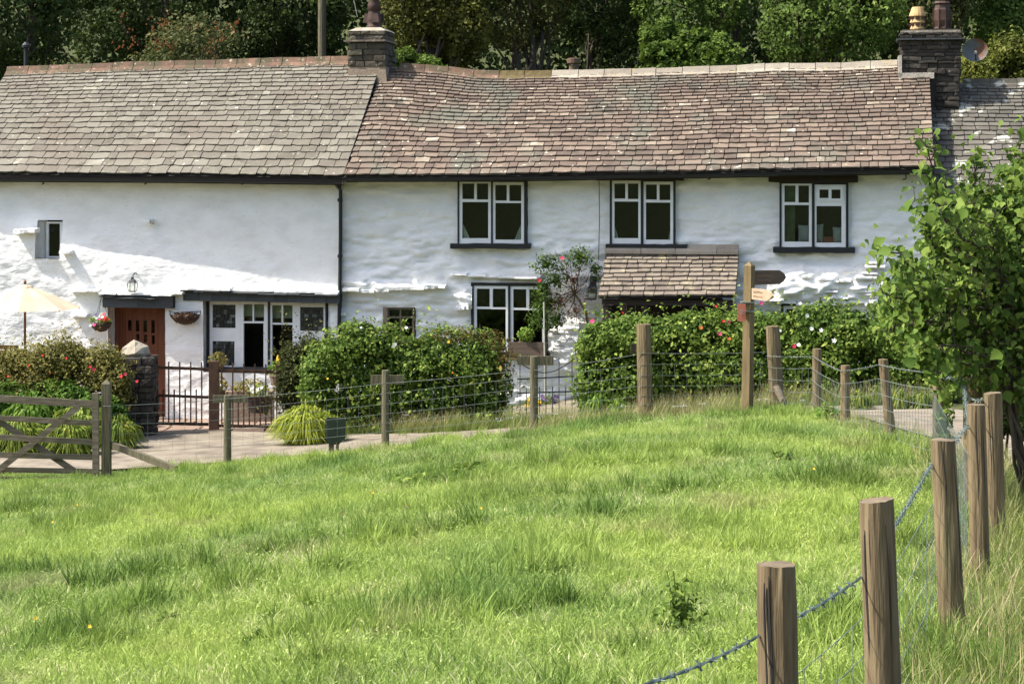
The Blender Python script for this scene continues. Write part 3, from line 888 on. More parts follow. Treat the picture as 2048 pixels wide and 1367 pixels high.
ledge(cotL, [(364, 578), (500, 582), (679, 588)], .15, .10, sl=(.4, .9), th=(.03, .05))
ledge(cotL, [(364, 582), (500, 586), (679, 592)], .16, .10, m='slate_cladding', th=(.012, .02))
ledge(cotL, [(32, 468), (76, 463)], .15, .22, th=(.06, .09))
ledge(cotL, [(125, 508), (146, 505)], .17, .2, th=(.04, .06))
ledge(cotL, [(145, 634), (178, 632)], .13, .2, th=(.03, .05))
ledge(cotR, [(690, 580), (760, 585), (800, 578), (850, 578), (896, 574)], .22, -.13, th=(.03, .10))
ledge(cotR, [(903, 549), (960, 552), (1020, 556), (1082, 556)], .2, -.13, th=(.02, .035))
ledge(cotR, [(912, 620), (940, 616)], .15, -.12, th=(.05, .1), sl=(.12, .2))
ledge(cotR, [(680, 632), (694, 630)], .12, -.12, th=(.04, .06), sl=(.1, .12))
ledge(cotR, [(1530, 600), (1620, 611), (1700, 606), (1765, 604)], .16, -.06, th=(.03, .07))
for k in range(22):
    px = random.uniform(1535, 1765); py = random.uniform(552, 602) if px > 1560 else random.uniform(578, 605)
    if px > 1715: py = random.uniform(520, 602)
    ledge(cotR, [(px, py), (px + random.uniform(16, 48), py + random.uniform(-3, 3))], random.uniform(.05, .10), .06, th=(.015, .04), sl=(.14, .4))
for k in range(16):
    px = random.uniform(1095, 1150); py = random.uniform(655, 700)
    ledge(cotR, [(px, py), (px + random.uniform(12, 30), py + random.uniform(-3, 3))], random.uniform(.03, .07), -.07, th=(.02, .05), sl=(.1, .3))

# ---- gutter, brackets, downpipe
def gutter(root, eave, pa, pb, dz=.05):
    ue, ze = interp_px(eave, OE)
    us = np.linspace(FU(pa, OE), FU(pb, OE), 24); mb = MB()
    n = 7; vs = []
    for u in us:
        z = float(np.interp(u, ue, ze)) - dz
        for k in range(n):
            a = math.pi * k / (n - 1)
            vs.append((u, -OE - .035 - .055 * math.cos(a), z - .06 * math.sin(a)))
    f = [(i * n + k, i * n + k + 1, (i + 1) * n + k + 1, (i + 1) * n + k) for i in range(23) for k in range(n - 1)]
    mb.add(vs, f)
    g = part('gutter', mb, M['black_paint'], root)
    mb = MB()
    for i in range(len(us) - 1):
        za, zb_ = float(np.interp(us[i], ue, ze)), float(np.interp(us[i + 1], ue, ze))
        mb.add([(us[i], -OE + .03, za - .13), (us[i + 1], -OE + .03, zb_ - .13), (us[i + 1], -OE + .03, zb_ + .0), (us[i], -OE + .03, za + .0),
                (us[i], .0, za - .13), (us[i + 1], .0, zb_ - .13)], [(0, 1, 2, 3), (4, 5, 1, 0)])
    part('fascia', mb, M['dark_timber'], root)
    return g
gL = gutter(cotL, eaveL, -118, 686)
gR = gutter(cotR, eaveR, 690, 1868)
def bracket(root, px, py):
    a = FL(px, py, .15); mb = MB()
    mb.tube([a + (0, 0, .1), a, a + (0, .06, -.05), a + (-.05, .1, -.06)], .012, 5)
    part('gutter_bracket', mb, M['iron'], root)
for px in (85, 290, 485, 660): bracket(cotL, px, 362)
for px in (758, 1190, 1420, 1640, 1812): bracket(cotR, px, 352)
mb = MB()
pts = [FL(668, 360, .27), FL(672, 368, .22), FL(681, 380, .08), FL(681, 480, .06), FL(679, 600, .05), FL(677, 740, .05)]
mb.tube(pts, .034, 10)
for py in (400, 512, 592, 680):
    a = FL(680, py, .06); mb.tube([a - (0, 0, .03), a + (0, 0, .03)], .048, 10)
dp = part('downpipe', mb, M['black_paint'], cotL, smooth=False)
mb = MB().tube([FL(1198, 352, .0), FL(1199, 440, -.03), FL(1197, 520, -.03)], .009, 5)
part('cable', mb, M['galv'], cotR)

# ---- small window of the left cottage
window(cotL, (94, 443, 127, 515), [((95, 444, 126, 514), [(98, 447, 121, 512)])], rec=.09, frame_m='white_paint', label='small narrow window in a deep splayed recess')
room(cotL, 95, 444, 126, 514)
# ---- door
rec = .20
dr = FR(233, 611, 334, 842, -rec); dr = (dr[0], dr[1], .06, dr[3])
hol = [FR(256 + i * 15.5, 640, 263 + i * 15.5, 661 + i * 1.5, -rec) for i in range(4)] + [FR(257 + i * 15.5, 666 + i * 1.5, 263 + i * 15.5, 676 + i * 4, -rec) for i in range(1, 4)]
nP = 7; door = part('door', cutframe(MB(), dr, [(dr[0] + .05, dr[1] - .05, dr[2] + .02, dr[3] - .05)], rec - .02, rec + .06), M['door_wood'], cotL, label='orange-brown plank door with four small slit panes')
pw = (dr[1] - dr[0] - .1) / nP
for i in range(nP):
    a, b = dr[0] + .05 + pw * i, dr[0] + .05 + pw * (i + 1)
    hh = [(max(h[0], a), min(h[1], b), h[2], h[3]) for h in hol if h[1] > a + .005 and h[0] < b - .005]
    part('plank', cutframe(MB(), (a + .003, b - .003, dr[2] + .02, dr[3] - .05), hh, rec, rec + .04, random.random()), M['door_wood'], door)
for h in hol:
    part('pane', MB().box(h[0], h[1], rec + .02, rec + .026, h[2], h[3]), M['glass'], door)
a = FL(318, 735, -rec + .04); part('handle', MB().tube([a, a + (0, -.05, 0), a + (0, -.05, -.12), a + (0, 0, -.12)], .012, 6), M['iron'], door)
part('doorstep', MB().box(dr[0] - .15, dr[1] + .12, -.35, .3, -.1, .05), M['trough'], cotL)
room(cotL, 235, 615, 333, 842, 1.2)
# slate clad lintel over the door
def cladding(root, pts_top, h_px, off, wds, m='slate_cladding'):
    a = FL(*pts_top[0], off); b = FL(*pts_top[1], off); hh = h_px / 107.
    back = part('lintel', MB().box(a[0], b[0], -off + .012, .05, a[2] - hh, a[2] - .01), M['deck'], root)
    u = a[0]
    while u < b[0] - .02:
        l = min(random.uniform(*wds), b[0] - u)
        if b[0] - u - l < .1: l = b[0] - u
        t = (u - a[0]) / (b[0] - a[0]); z = a[2] + (b[2] - a[2]) * t
        part('slate_panel', MB().box(u + .003, u + l - .003, -off - random.uniform(0, .006), -off + .012, z - hh - random.uniform(0, .01), z, random.random()), M[m], back)
        u += l
cladding(cotL, [(205, 590), (346, 592)], 24, .25, (.5, .8))
cladding(cotL, [(366, 583), (679, 589)], 17, .15, (.22, .36))

# ---- wide white window of the left cottage
cas = [((420, 603, 537, 741), [(426, 609, 472, 655), (426, 682, 470, 730), (488, 608, 506, 642), (509, 608, 529, 642), (488, 646, 528, 735)]),
       ((541, 605, 652, 741), [(545, 610, 564, 645), (567, 610, 586, 645), (545, 649, 586, 736), (601, 614, 648, 661), (601, 690, 648, 736)])]
ww = window(cotL, (415, 599, 656, 743), cas, rec=.12, label='wide white window with square leaded panels')
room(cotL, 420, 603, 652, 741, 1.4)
M['leaded'] = mat('leaded', [(0, (.012, .014, .014)), (.6, (.04, .045, .045)), (1, (.17, .18, .18))], noise=3, amt=.05, rough=.25, spec=.6)
for pr_ in ((426, 609, 472, 655), (426, 682, 470, 730), (601, 614, 648, 661), (601, 690, 648, 736)):
    h = FR(*pr_, -.12); z = h[2]
    while z < h[3] - .01:
        hh = min(random.uniform(.05, .1), h[3] - z); u = h[0]
        while u < h[1] - .01:
            l = min(random.uniform(.04, .11), h[1] - u)
            part('leaded_pane', MB().box(u + .004, u + l - .003, .104 - random.uniform(0, .006), .118, z + .004, z + hh - .003, random.random() ** 1.6), M['leaded'], ww); u += l
        z += hh
for pr_ in ((488, 608, 506, 632), (509, 608, 529, 634), (545, 610, 564, 636), (567, 610, 586, 636)):
    h = FR(*pr_, -.18); part('blind', MB().box(h[0], h[1], .2, .21, h[2], h[3]), M['blind'], ww)
# ---- right cottage windows
def two_light(root, ox0, oy0, ox1, oy1, L1, L2, rec=.10, label=None):
    w_ = window(root, (ox0, oy0, ox1, oy1), [L1, L2], rec=rec, label=label)
    return w_
W1 = two_light(cotR, 916, 354, 1054, 490, ((919, 362, 983, 487), [(925, 367, 949, 398), (954, 367, 977, 399), (925, 404, 977, 476)]),
               ((986, 364, 1049, 488), [(991, 370, 1014, 401), (1019, 370, 1043, 402), (991, 406, 1043, 479)]), label='two-light window with tied-back curtains, leftmost upstairs')
W2 = two_light(cotR, 1220, 354, 1351, 492, ((1224, 361, 1282, 487), [(1229, 367, 1251, 397), (1256, 367, 1277, 398), (1229, 403, 1277, 476)]),
               ((1287, 363, 1347, 489), [(1292, 369, 1314, 399), (1319, 369, 1341, 400), (1292, 405, 1341, 479)]), label='two-light window above the porch')
W3 = two_light(cotR, 1559, 362, 1697, 498, ((1563, 367, 1624, 494), [(1569, 371, 1591, 404), (1597, 371, 1618, 405), (1569, 410, 1618, 483)]),
               ((1629, 369, 1692, 496), [(1638, 379, 1658, 396), (1663, 379, 1681, 397), (1633, 412, 1683, 485)]), label='two-light window with a top vent and cushions inside, upstairs right')
h = FR(1634, 373, 1687, 402, -.07); hs = [FR(1639, 379, 1657, 396, -.07), FR(1663, 379, 1681, 397, -.07)]
part('vent_light', cutframe(MB(), h, hs, .045, .068), M['white_paint'], W3)
W4 = two_light(cotR, 943, 566, 1095, 712, ((948, 571, 1017, 706), [(954, 577, 980, 613), (986, 577, 1012, 614), (954, 618, 1012, 700)]),
               ((1021, 572, 1090, 708), [(1027, 578, 1053, 615), (1059, 578, 1085, 616), (1027, 620, 1085, 702)]), rec=.12, label='ground floor two-light window behind the climbing rose')
W5 = window(cotR, (767, 614, 829, 692), [((776, 616, 828, 690), [(779, 619, 800, 632), (803, 619, 825, 632), (779, 636, 800, 652), (803, 636, 825, 652), (779, 656, 800, 672), (803, 656, 825, 672)])], rec=.14, frame_m='render_band', case_m='post_grey', label='small grey window of little panes above the hedge')
W6 = window(cotR, (1562, 604, 1624, 700), [((1567, 611, 1618, 690), [(1573, 618, 1591, 682), (1596, 618, 1613, 682)])], rec=.10, label='low window almost hidden by the rose hedge')
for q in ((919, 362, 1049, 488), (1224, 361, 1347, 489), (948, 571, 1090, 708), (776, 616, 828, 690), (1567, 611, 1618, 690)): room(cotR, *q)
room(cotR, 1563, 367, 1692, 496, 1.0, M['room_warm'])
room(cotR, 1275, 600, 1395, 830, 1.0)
# curtains
def tri_curtain(wn, px, side, y0, y1, wpx, off=-.16):
    a = FL(px, y0, off); b = FL(px, y1, off); c = FL(px + side * wpx, y1, off); n = 6
    mb = MB(); vs = []
    for i in range(n + 1):
        t = i / n; yy = -off + .02 * math.sin(t * 12)
        vs += [(a[0] + (c[0] - a[0]) * t * .12, yy, a[2]), (a[0] + (c[0] - a[0]) * t, yy, b[2])]
    mb.add(vs, [(2 * i, 2 * i + 1, 2 * i + 3, 2 * i + 2) for i in range(n)])
    part('curtain', mb, M['curtain'], wn)
tri_curtain(W1, 923, 1, 445, 480, 19); tri_curtain(W1, 1045, -1, 447, 482, 17)
tri_curtain(W2, 1227, 1, 447, 480, 11); tri_curtain(W2, 1343, -1, 452, 484, 7)
for a_ in ((W3, 1570, 1590), ): 
    h = FR(a_[1], 372, a_[2], 484, -.2); mb = MB(); n = 8
    vs = []
    for i in range(n + 1):
        u = h[0] + (h[1] - h[0]) * i / n; vs += [(u, .22 + .015 * (i % 2), h[2]), (u, .22 + .015 * (i % 2), h[3])]
    mb.add(vs, [(2 * i, 2 * i + 2, 2 * i + 3, 2 * i + 1) for i in range(n)])
    part('curtain', mb, flat('green_curtain', (.16, .2, .11)), W3)
def cushion(px0, py0, px1, py1, label, m):
    h = FR(px0, py0, px1, py1, -.24); mb = MB(); n = 8; vs = []
    for j in range(n + 1):
        for i in range(n + 1):
            s_, t_ = i / n * 2 - 1, j / n * 2 - 1
            bul = .06 * (1 - s_ ** 4) * (1 - t_ ** 4)
            k = 1 - .06 * (1 - abs(s_)) * abs(t_)
            vs.append((h[0] + (h[1] - h[0]) * (s_ * (1 - .08 * (1 - t_ * t_)) + 1) / 2, .27 - bul, h[2] + (h[3] - h[2]) * (t_ * k + 1) / 2))
    f = [(j * (n + 1) + i, j * (n + 1) + i + 1, (j + 1) * (n + 1) + i + 1, (j + 1) * (n + 1) + i) for j in range(n) for i in range(n)]
    mb.add(vs, f); mb.box(h[0] + .02, h[1] - .02, .272, .34, h[2], h[3] - .02)
    return solo('cushion', mb, m, label, 'cushion', ((h[0] + h[1]) / 2, .3, h[2]), smooth=True, group='cushions on the upstairs window seat')
cushion(1596, 450, 1623, 484, 'pale greenish cushion behind the left light of the upstairs right window', M['cushion'])
cushion(1626, 448, 1647, 486, 'pale cushion just right of the middle bar of the upstairs right window', M['cushion'])
cushion(1665, 454, 1690, 487, 'white cushion at the right edge of the upstairs right window', M['cushion'])
h = FR(1645, 474, 1668, 487, -.25)
solo('blanket', MB().box(h[0], h[1], .25, .45, h[2], h[3]), M['pink_cloth'], 'red cloth on the window seat between the pale cushions', 'blanket', ((h[0] + h[1]) / 2, .3, h[2]))
# timber lintels and black sills
def timber(root, x0, y0, x1, y1, off, name, dep=.2, slope=0):
    a = FL(x0, y1, off); b = FL(x1, y0, off); mb = MB(); n = 10; vs = []
    for i in range(n + 1):
        u = a[0] + (b[0] - a[0]) * i / n; dz = slope * (i / n) + random.uniform(-.006, .006)
        zt_, zb_ = b[2] + dz, a[2] + dz + random.uniform(-.006, .006)
        vs += [(u, -off, zb_), (u, -off, zt_), (u, -off + dep, zt_ + .01), (u, -off + dep, zb_)]
    f = []
    for i in range(n):
        for k in range(4):
            f.append((4 * i + k, 4 * i + (k + 1) % 4, 4 * i + 4 + (k + 1) % 4, 4 * i + 4 + k))
    f += [(3, 2, 1, 0), (4 * n, 4 * n + 1, 4 * n + 2, 4 * n + 3)]
    mb.add(vs, f); part(name, mb, M['black_paint'] if name == 'sill' else M['dark_timber'], root)
timber(cotR, 893, 352, 1070, 361, .0, 'lintel'); timber(cotR, 1192, 351, 1366, 361, .0, 'lintel'); timber(cotR, 1537, 353, 1716, 365, .0, 'lintel')
timber(cotR, 900, 488, 1060, 497, .03, 'sill'); timber(cotR, 1211, 489, 1374, 497, .03, 'sill'); timber(cotR, 1546, 495, 1710, 505, .03, 'sill')
timber(cotR, 940, 707, 1098, 713, .02, 'sill')
timber(cotL, 414, 738, 657, 744, .0, 'sill')

# ---- chimneys
def chimneyL():
    off = -2.22
    a = FL(697, 157, off); b = FL(771, 133, off)
    x0, x1, y0 = a[0], b[0], 2.22; y1 = y0 + .84
    c = part('chimney', MB().box(x0 + .03, x1 - .03, y0 + .03, y1, a[2] - .3, FL(700, 62, off)[2]), M['mortar'], cotL, label='square dark stone chimney with brown pot where the two roofs meet')
    mb = MB(); z0, z1 = a[2] - .12, b[2]
    vs = []
    for z, e in ((z0, .035), (z1, -.005)):
        vs += [(x0 - e, y0 - e, z), (x1 + e, y0 - e, z), (x1 + e, y1 + e, z), (x0 - e, y1 + e, z)]
    mb.add(vs, [(0, 3, 2, 1), (4, 5, 6, 7), (0, 1, 5, 4), (1, 2, 6, 5), (2, 3, 7, 6), (3, 0, 4, 7)])
    part('flashing', mb, M['render_band'], c)
    zz = FL(700, 84, off)[2]
    masonry(c, x0, x1, y0, y1, b[2], zz, M['chimney_stone'], .095, .26, sides='frl')
    z2 = FL(700, 62, off)[2]
    u = x0 - .07
    for (p, l) in ((x0 - .08, .42), (x0 + .34, .42)):
        part('capping_slate', MB().box(p, p + l - .01, y0 - .07, y1 + .07, zz, zz + .035, random.random()), M['slate_porch'], c)
    masonry(c, x0 + .01, x1 - .01, y0 + .01, y1 - .01, zz + .036, z2, M['chimney_stone'], .10, .3, sides='frl')
    part('coping', MB().add([(x0 + .0, y0 + .0, z2), (x1 - .0, y0 + .0, z2), (x1, y1, z2), (x0, y1, z2), (x0 + .13, y0 + .12, z2 + .07), (x1 - .13, y0 + .12, z2 + .07), (x1 - .13, y1 - .12, z2 + .07), (x0 + .13, y1 - .12, z2 + .07)],
         [(0, 3, 2, 1), (4, 5, 6, 7), (0, 1, 5, 4), (1, 2, 6, 5), (2, 3, 7, 6), (3, 0, 4, 7)]), M['boulder'], c)
    cx, cy = (x0 + x1) / 2 + .04, (y0 + y1) / 2
    pot = MB().lathe([(.155, 0), (.16, .05), (.135, .07), (.15, .14), (.145, .22), (.115, .33), (.115, .36), (.135, .38), (.125, .48), (.10, .56), (.12, .60), (.12, .66), (.09, .7)], (cx, cy, z2 + .06), 16)
    pt = part('chimney_pot', pot, M['pot_brown'], c, smooth=True)
    for s in range(4):
        a_ = s * math.pi / 2 + .4
        q = np.array([cx + .14 * math.cos(a_), cy + .14 * math.sin(a_), z2 + .26])
        part('pot_hood', MB().add([q + (-.05, 0, .10), q + (.05, 0, .10), q + (.08, -.03, -.08), q + (-.08, -.03, -.08), q + (0, .03, 0)], [(0, 3, 2, 1), (0, 1, 4), (1, 2, 4), (2, 3, 4), (3, 0, 4)]), M['pot_brown'], pt)
chimneyL()
def chimneyR():
    off = -2.25
    x0, x1 = FU(1802, off), FU(1921, off); y0 = 2.25; y1 = y0 + .72
    zb, z_cap = FL(1850, 215, off)[2], FL(1850, 80, off)[2]
    c = part('chimney', MB().box(x0 + .03, x1 - .03, y0 + .03, y1, zb - 1.2, z_cap + .2), M['mortar'], cotR, label='broad dark stone chimney with two pots at the right gable')
    masonry(c, x0, x1, y0, y1, FL(1850, 148, off)[2], z_cap, M['dark_stone'], .085, .24, sides='frl')
    masonry(c, FU(1872, off), FU(1919, off), y0, y1, zb - .15, FL(1850, 148, off)[2], M['dark_stone'], .085, .24, sides='fr')
    z2 = FL(1850, 62, off)[2]
    u = x0 - .08
    while u < x1 + .06:
        l = random.uniform(.25, .4); l = min(l, x1 + .08 - u)
        part('capping_slate', MB().box(u, u + l - .008, y0 - .08, y1 + .08, z_cap, z_cap + .03, random.random() * .4), M['slate_cladding'], c); u += l
    masonry(c, x0 - .02, x1 + .02, y0 - .02, y1 + .02, z_cap + .031, z2, M['dark_stone'], .08, .3, sides='frl')
    part('coping', MB().box(x0, x1, y0, y1, z2 - .03, z2 + .012), M['boulder'], c)
    mb = MB(); e = .01; za = FL(1830, 149, off)[2]
    mb.box(x0 - .05, FU(1868, off), y0 - .06, y0 + .05, za - .08, za + .03)
    mb.box(x0 - .05, x0 + .015, y0 - .06, y0 + .6, za - .05, za + .35)
    part('flashing', mb, M['render_pale'], c)
    cy = (y0 + y1) / 2
    cx = FU(1835, -2.6)
    pot = MB().lathe([(.135, 0), (.14, .06), (.12, .10), (.12, .15), (.145, .17), (.125, .22), (.125, .27), (.16, .29), (.15, .33), (.105, .45), (.09, .46)], (cx, cy, z2 + .01), 14)
    pt = part('chimney_pot', pot, M['pot_cream'], c, label='cream hooded chimney pot')
    for s in range(5):
        a_ = -math.pi / 2 + (s - 2) * .8
        for zz in (.125, .245):
            q = np.array([cx + .128 * math.cos(a_), cy + .128 * math.sin(a_), z2 + zz + .01])
            part('louvre', MB().box(q[0] - .035, q[0] + .035, q[1] - .012, q[1] + .01, q[2] - .022, q[2] + .022), M['pot_brown'], pt)
    cx = FU(1884, -2.6)
    pot = MB().lathe([(.165, 0), (.17, .06), (.155, .08), (.175, .2), (.165, .4), (.15, .42), (.13, .5), (.16, .52), (.13, .56)], (cx, cy, z2 + .01), 8)
    pt = part('chimney_pot', pot, M['pot_brown'], c, label='dark brown eight-sided chimney pot')
    for s in range(8):
        a_ = 2 * math.pi * (s + .5) / 8
        part('rib', MB().bar((cx + .165 * math.cos(a_), cy + .165 * math.sin(a_), z2 + .08), (cx + .16 * math.cos(a_), cy + .16 * math.sin(a_), z2 + .42), .02, .03, up=(math.sin(a_), -math.cos(a_), 0)), M['pot_brown'], pt)
    # dish
    q = FL(1950, 100, -2.6)
    mb = MB(); n = 20
    for k, (r_, yy) in enumerate(((0, .06), (.09, .05), (.17, .02), (.235, -.02))):
        for i in range(n):
            a_ = 2 * math.pi * i / n; mb.v.append((q[0] + r_ * math.cos(a_), q[1] + yy, q[2] + r_ * .92 * math.sin(a_))); mb.t.append(.5)
    mb.f += [(k * n + i, k * n + (i + 1) % n, (k + 1) * n + (i + 1) % n, (k + 1) * n + i) for k in range(3) for i in range(n)]
    d = thing('satellite_dish', 'round grey dish bracketed to the right side of the broad chimney', 'satellite dish', (q[0], q[1], q[2] - .2))
    part('reflector', mb, M['dish_grey'], d, smooth=True)
    part('arm', MB().tube([q + (.02, .02, -.2), q + (0, -.16, -.1), q + (0, -.2, -.06)], .012, 6), M['iron'], d)
    part('receiver', MB().tube([q + (-.0, -.23, -.07), q + (0, -.17, -.05)], .025, 8), M['render_pale'], d)
    part('bracket', MB().tube([q + (0, .07, 0), q + (-.26, .12, -.05)], .015, 6), M['iron'], d)
chimneyR()
# flue and pot stub behind the ridge
a = F2W(FL(52, 145, -3.2)); 
solo('flue_pipe', MB().lathe([(.045, -.6), (.045, .5), (.085, .51), (.085, .56), (.03, .62)], a, 12), M['iron'], 'black metal stove flue rising behind the left end of the ridge', 'flue', a + (0, 0, -.6), 'W')
a = F2W(FL(1148, 140, -3.4))
solo('chimney_pot', MB().lathe([(.10, -.5), (.10, .12), (.14, .13), (.14, .22), (.10, .23)], a, 14), M['terracotta'], 'short clay pot peeping above the middle of the ridge', 'chimney pot', a + (0, 0, -.5), 'W')

# ---- porch
pr_ = 1.0
pe = [(1180, 594), (1331, 593), (1480, 592)]; prg = [(1190, 505), (1346, 504), (1490, 503)]
uP0, uP1 = (FU(1195, pr_) + FU(1212, 0)) / 2, (FU(1468, pr_) + FU(1481, 0)) / 2
porch = thing('porch', 'open porch with mossy slate roof over the middle cottage entrance', 'porch', ((uP0 + uP1) / 2, -.5, .6))
rfP, SP_ = roof(porch, pe, prg, pr_, -.04, uP0, uP1, geo(10, .15, .10), (.24, .19), M['slate_porch'], seed=9, sag=.03, thick=.03, backslope=False, whites=.03)
zr = float(SP_(np.array(uP0 + 1), np.array(1.))[2])
u = uP0
while u < uP1 - .05:
    l = min(random.uniform(.5, .75), uP1 - u)
    part('capping_slate', MB().add([(u, -.10, zr - .02), (u + l - .01, -.10, zr - .02), (u + l - .01, .08, zr + .10), (u, .08, zr + .10), (u, -.10, zr + .03), (u + l - .01, -.10, zr + .03), (u + l - .01, .08, zr + .15), (u, .08, zr + .15)],
        [(0, 3, 2, 1), (4, 5, 6, 7), (0, 1, 5, 4), (1, 2, 6, 5), (2, 3, 7, 6), (3, 0, 4, 7)], random.random()), M['stone_ridge'], rfP); u += l
ze = FL(1331, 600, pr_)[2]
part('beam', MB().box(uP0 + .05, uP1 - .05, -pr_ + .10, -pr_ + .24, ze - .10, ze - .0), M['dark_timber'], porch)
for uu in (uP0 + .12, uP0 + .80, uP1 - .75, uP1 - .1):
    part('post', MB().box(uu - .05, uu + .05, -pr_ + .11, -pr_ + .22, .7, ze - .11), M['dark_timber'], porch)
for (a_, b_) in ((uP0 + .05, uP0 + .22), (uP1 - .22, uP1 - .05)):
    part('side_wall', MB().box(a_, b_, -pr_ + .26, .05, .4, ze - .12), M['dark_stone'], porch)
for i in range(12):
    uu = uP0 + .26 + i * (uP1 - uP0 - .52) / 12
    part('board', MB().box(uu, uu + (uP1 - uP0 - .52) / 12 - .008, -.28, -.25, .6, ze + .2, random.random()), M['dark_timber'], porch)
mb = MB()
for k in range(60):
    pass

# ---- fittings on the walls
def lantern(px, py, label, k=1.0, off=.16, black=True):
    c = FL(px, py, off); t = thing('wall_lantern', label, 'lantern', c - (0, 0, .16 * k), group=None)
    s = .06 * k
    mb = MB()
    for sx in (-1, 1):
        for sy in (-1, 1): mb.bar(c + (sx * s, sy * s, -.09 * k), c + (sx * s * 1.2, sy * s * 1.2, .06 * k), .01, .01, up=(0, 1, 0))
    mb.box(c[0] - s, c[0] + s, c[1] - s, c[1] + s, c[2] - .11 * k, c[2] - .09 * k)
    mb.lathe([(.10 * k, .06 * k), (.06 * k, .11 * k), (.025 * k, .13 * k), (.03 * k, .16 * k), (.0, .19 * k)], c, 4)
    part('cage', mb, M['iron'], t)
    part('glass', MB().box(c[0] - s * .85, c[0] + s * .85, c[1] - s * .85, c[1] + s * .85, c[2] - .085 * k, c[2] + .05 * k), M['glass'], t)
    part('bracket', MB().tube([c + (0, 0, .17 * k), c + (.02, .05, .24 * k), c + (0, off + .02, .2 * k)], .012, 6), M['iron'], t)
    part('backplate', MB().box(c[0] - .05 * k, c[0] + .05 * k, c[1] + off - .02, c[1] + off + .02, c[2] - .02, c[2] + .25 * k), M['iron'], t)
lantern(265, 572, 'small black lantern on the wall above the orange-brown door', 1.0, off=.32)
lantern(1184, 585, 'black lantern on the white wall beside the porch', 1.15)
c = FL(300, 442, .05)
t = thing('security_light', 'small white floodlight high on the left cottage wall', 'light', c - (0, 0, .05))
part('lamp_head', MB().bar(c + (-.09, -.05, .03), c + (.03, -.07, .0), .06, .07), M['white_paint'], t)
part('sensor', MB().tube([c + (.03, -.05, -.02), c + (.09, -.09, -.04)], .028, 8), M['render_pale'], t)
part('mount', MB().box(c[0] - .05, c[0] + .05, c[1] - .02, c[1] + .06, c[2] - .03, c[2] + .04), M['white_paint'], t)

def lump_leaves(name, c, r, n, size, m, parent, tint=(.2, .6), rz=None):
    b = [(c[0], c[1], c[2], r, r, rz or r)]
    pos, nr, k = blob_points(b, n, .5, .25, 9)
    sz = size * np.exp(rng.normal(size=len(pos)) * .25)
    tn = np.clip(tint[0] + rng.random(len(pos)) * tint[1], 0, 1)
    return link(name, leaf_mesh(name, pos, nr, sz, tn, .7, base=BASE[parent]), m, parent)
# hanging basket left of the door
c = F2W(FL(202, 645, .46))
hb = thing('hanging_basket', 'round hanging basket of pink, white and yellow flowers left of the door', 'hanging basket', c - (0, 0, .2), 'W')
part('bowl', MB().lathe([(.02, -.17), (.10, -.15), (.17, -.08), (.20, 0), (.17, .02)], c, 14), M['coir'], hb, smooth=True)
lump_leaves('foliage', c + (0, 0, .03), .2, 700, .045, M['pot_leaf'], hb, (.3, .7), .11)
for k in range(34):
    a_ = random.uniform(0, 6.28); r_ = random.uniform(.03, .21)
    q = c + (r_ * math.cos(a_), -abs(r_ * math.sin(a_)) - .03, random.uniform(.02, .2) - r_ * .3)
    side = q[0] - c[0]
    m_ = 'fl_red' if side > .07 else random.choice(['fl_white', 'fl_pink', 'fl_violet', 'fl_white'] if side < 0 else ['fl_pink', 'fl_white', 'fl_yellow'])
    part('flower', flower_mb(q, .026), M[m_], hb)
mb = MB(); top = c + (0, 0, .45)
for k in range(3):
    a_ = k * 2.09; mb.tube([c + (.19 * math.cos(a_), .19 * math.sin(a_), 0), top], .004, 4)
part('chain', mb, M['iron'], hb)
part('bracket', MB().tube([top + (0, 0, .0), top + (0, .02, .05), top + (.06, .36, .05)], .01, 5), M['iron'], hb)
# half basket right of the door
c = FL(366, 632, .30)
wb = thing('wall_basket', 'black half-round hayrack basket with dry brown plants right of the door', 'wall basket', c - (0, 0, .2))
mb = MB()
for z_, r_ in ((.02, .29), (.085, .30)):
    pts = [c + (r_ * math.cos(math.pi * k / 12), .12 - r_ * .62 * math.sin(math.pi * k / 12), z_) for k in range(13)]; mb.tube(pts, .009, 5)
for k in range(0, 13, 2):
    a_ = math.pi * k / 12
    mb.tube([c + (.30 * math.cos(a_), .12 - .19 * math.sin(a_), .085), c + (.28 * math.cos(a_), .12 - .17 * math.sin(a_), -.02), c + (.16 * math.cos(a_), .12 - .09 * math.sin(a_), -.14)], .006, 4)
part('rack', mb, M['iron'], wb)
mb = MB(); n = 12; prof = [(.28, .02), (.26, -.04), (.2, -.1), (.1, -.15), (0.01, -.17)]
vs = [(c[0] + r_ * math.cos(math.pi * k / n), c[1] + .12 - r_ * .6 * math.sin(math.pi * k / n), c[2] + z_) for r_, z_ in prof for k in range(n + 1)]
mb.add(vs, [(i * (n + 1) + k, i * (n + 1) + k + 1, (i + 1) * (n + 1) + k + 1, (i + 1) * (n + 1) + k) for i in range(4) for k in range(n)] + [tuple(range(n, -1, -1))])
part('liner', mb, M['coir'], wb)
lump_leaves('dry_plants', c + (.04, .03, .0), .24, 500, .05, flat('dry_leaf', (.09, .05, .03)), wb, rz=.07)
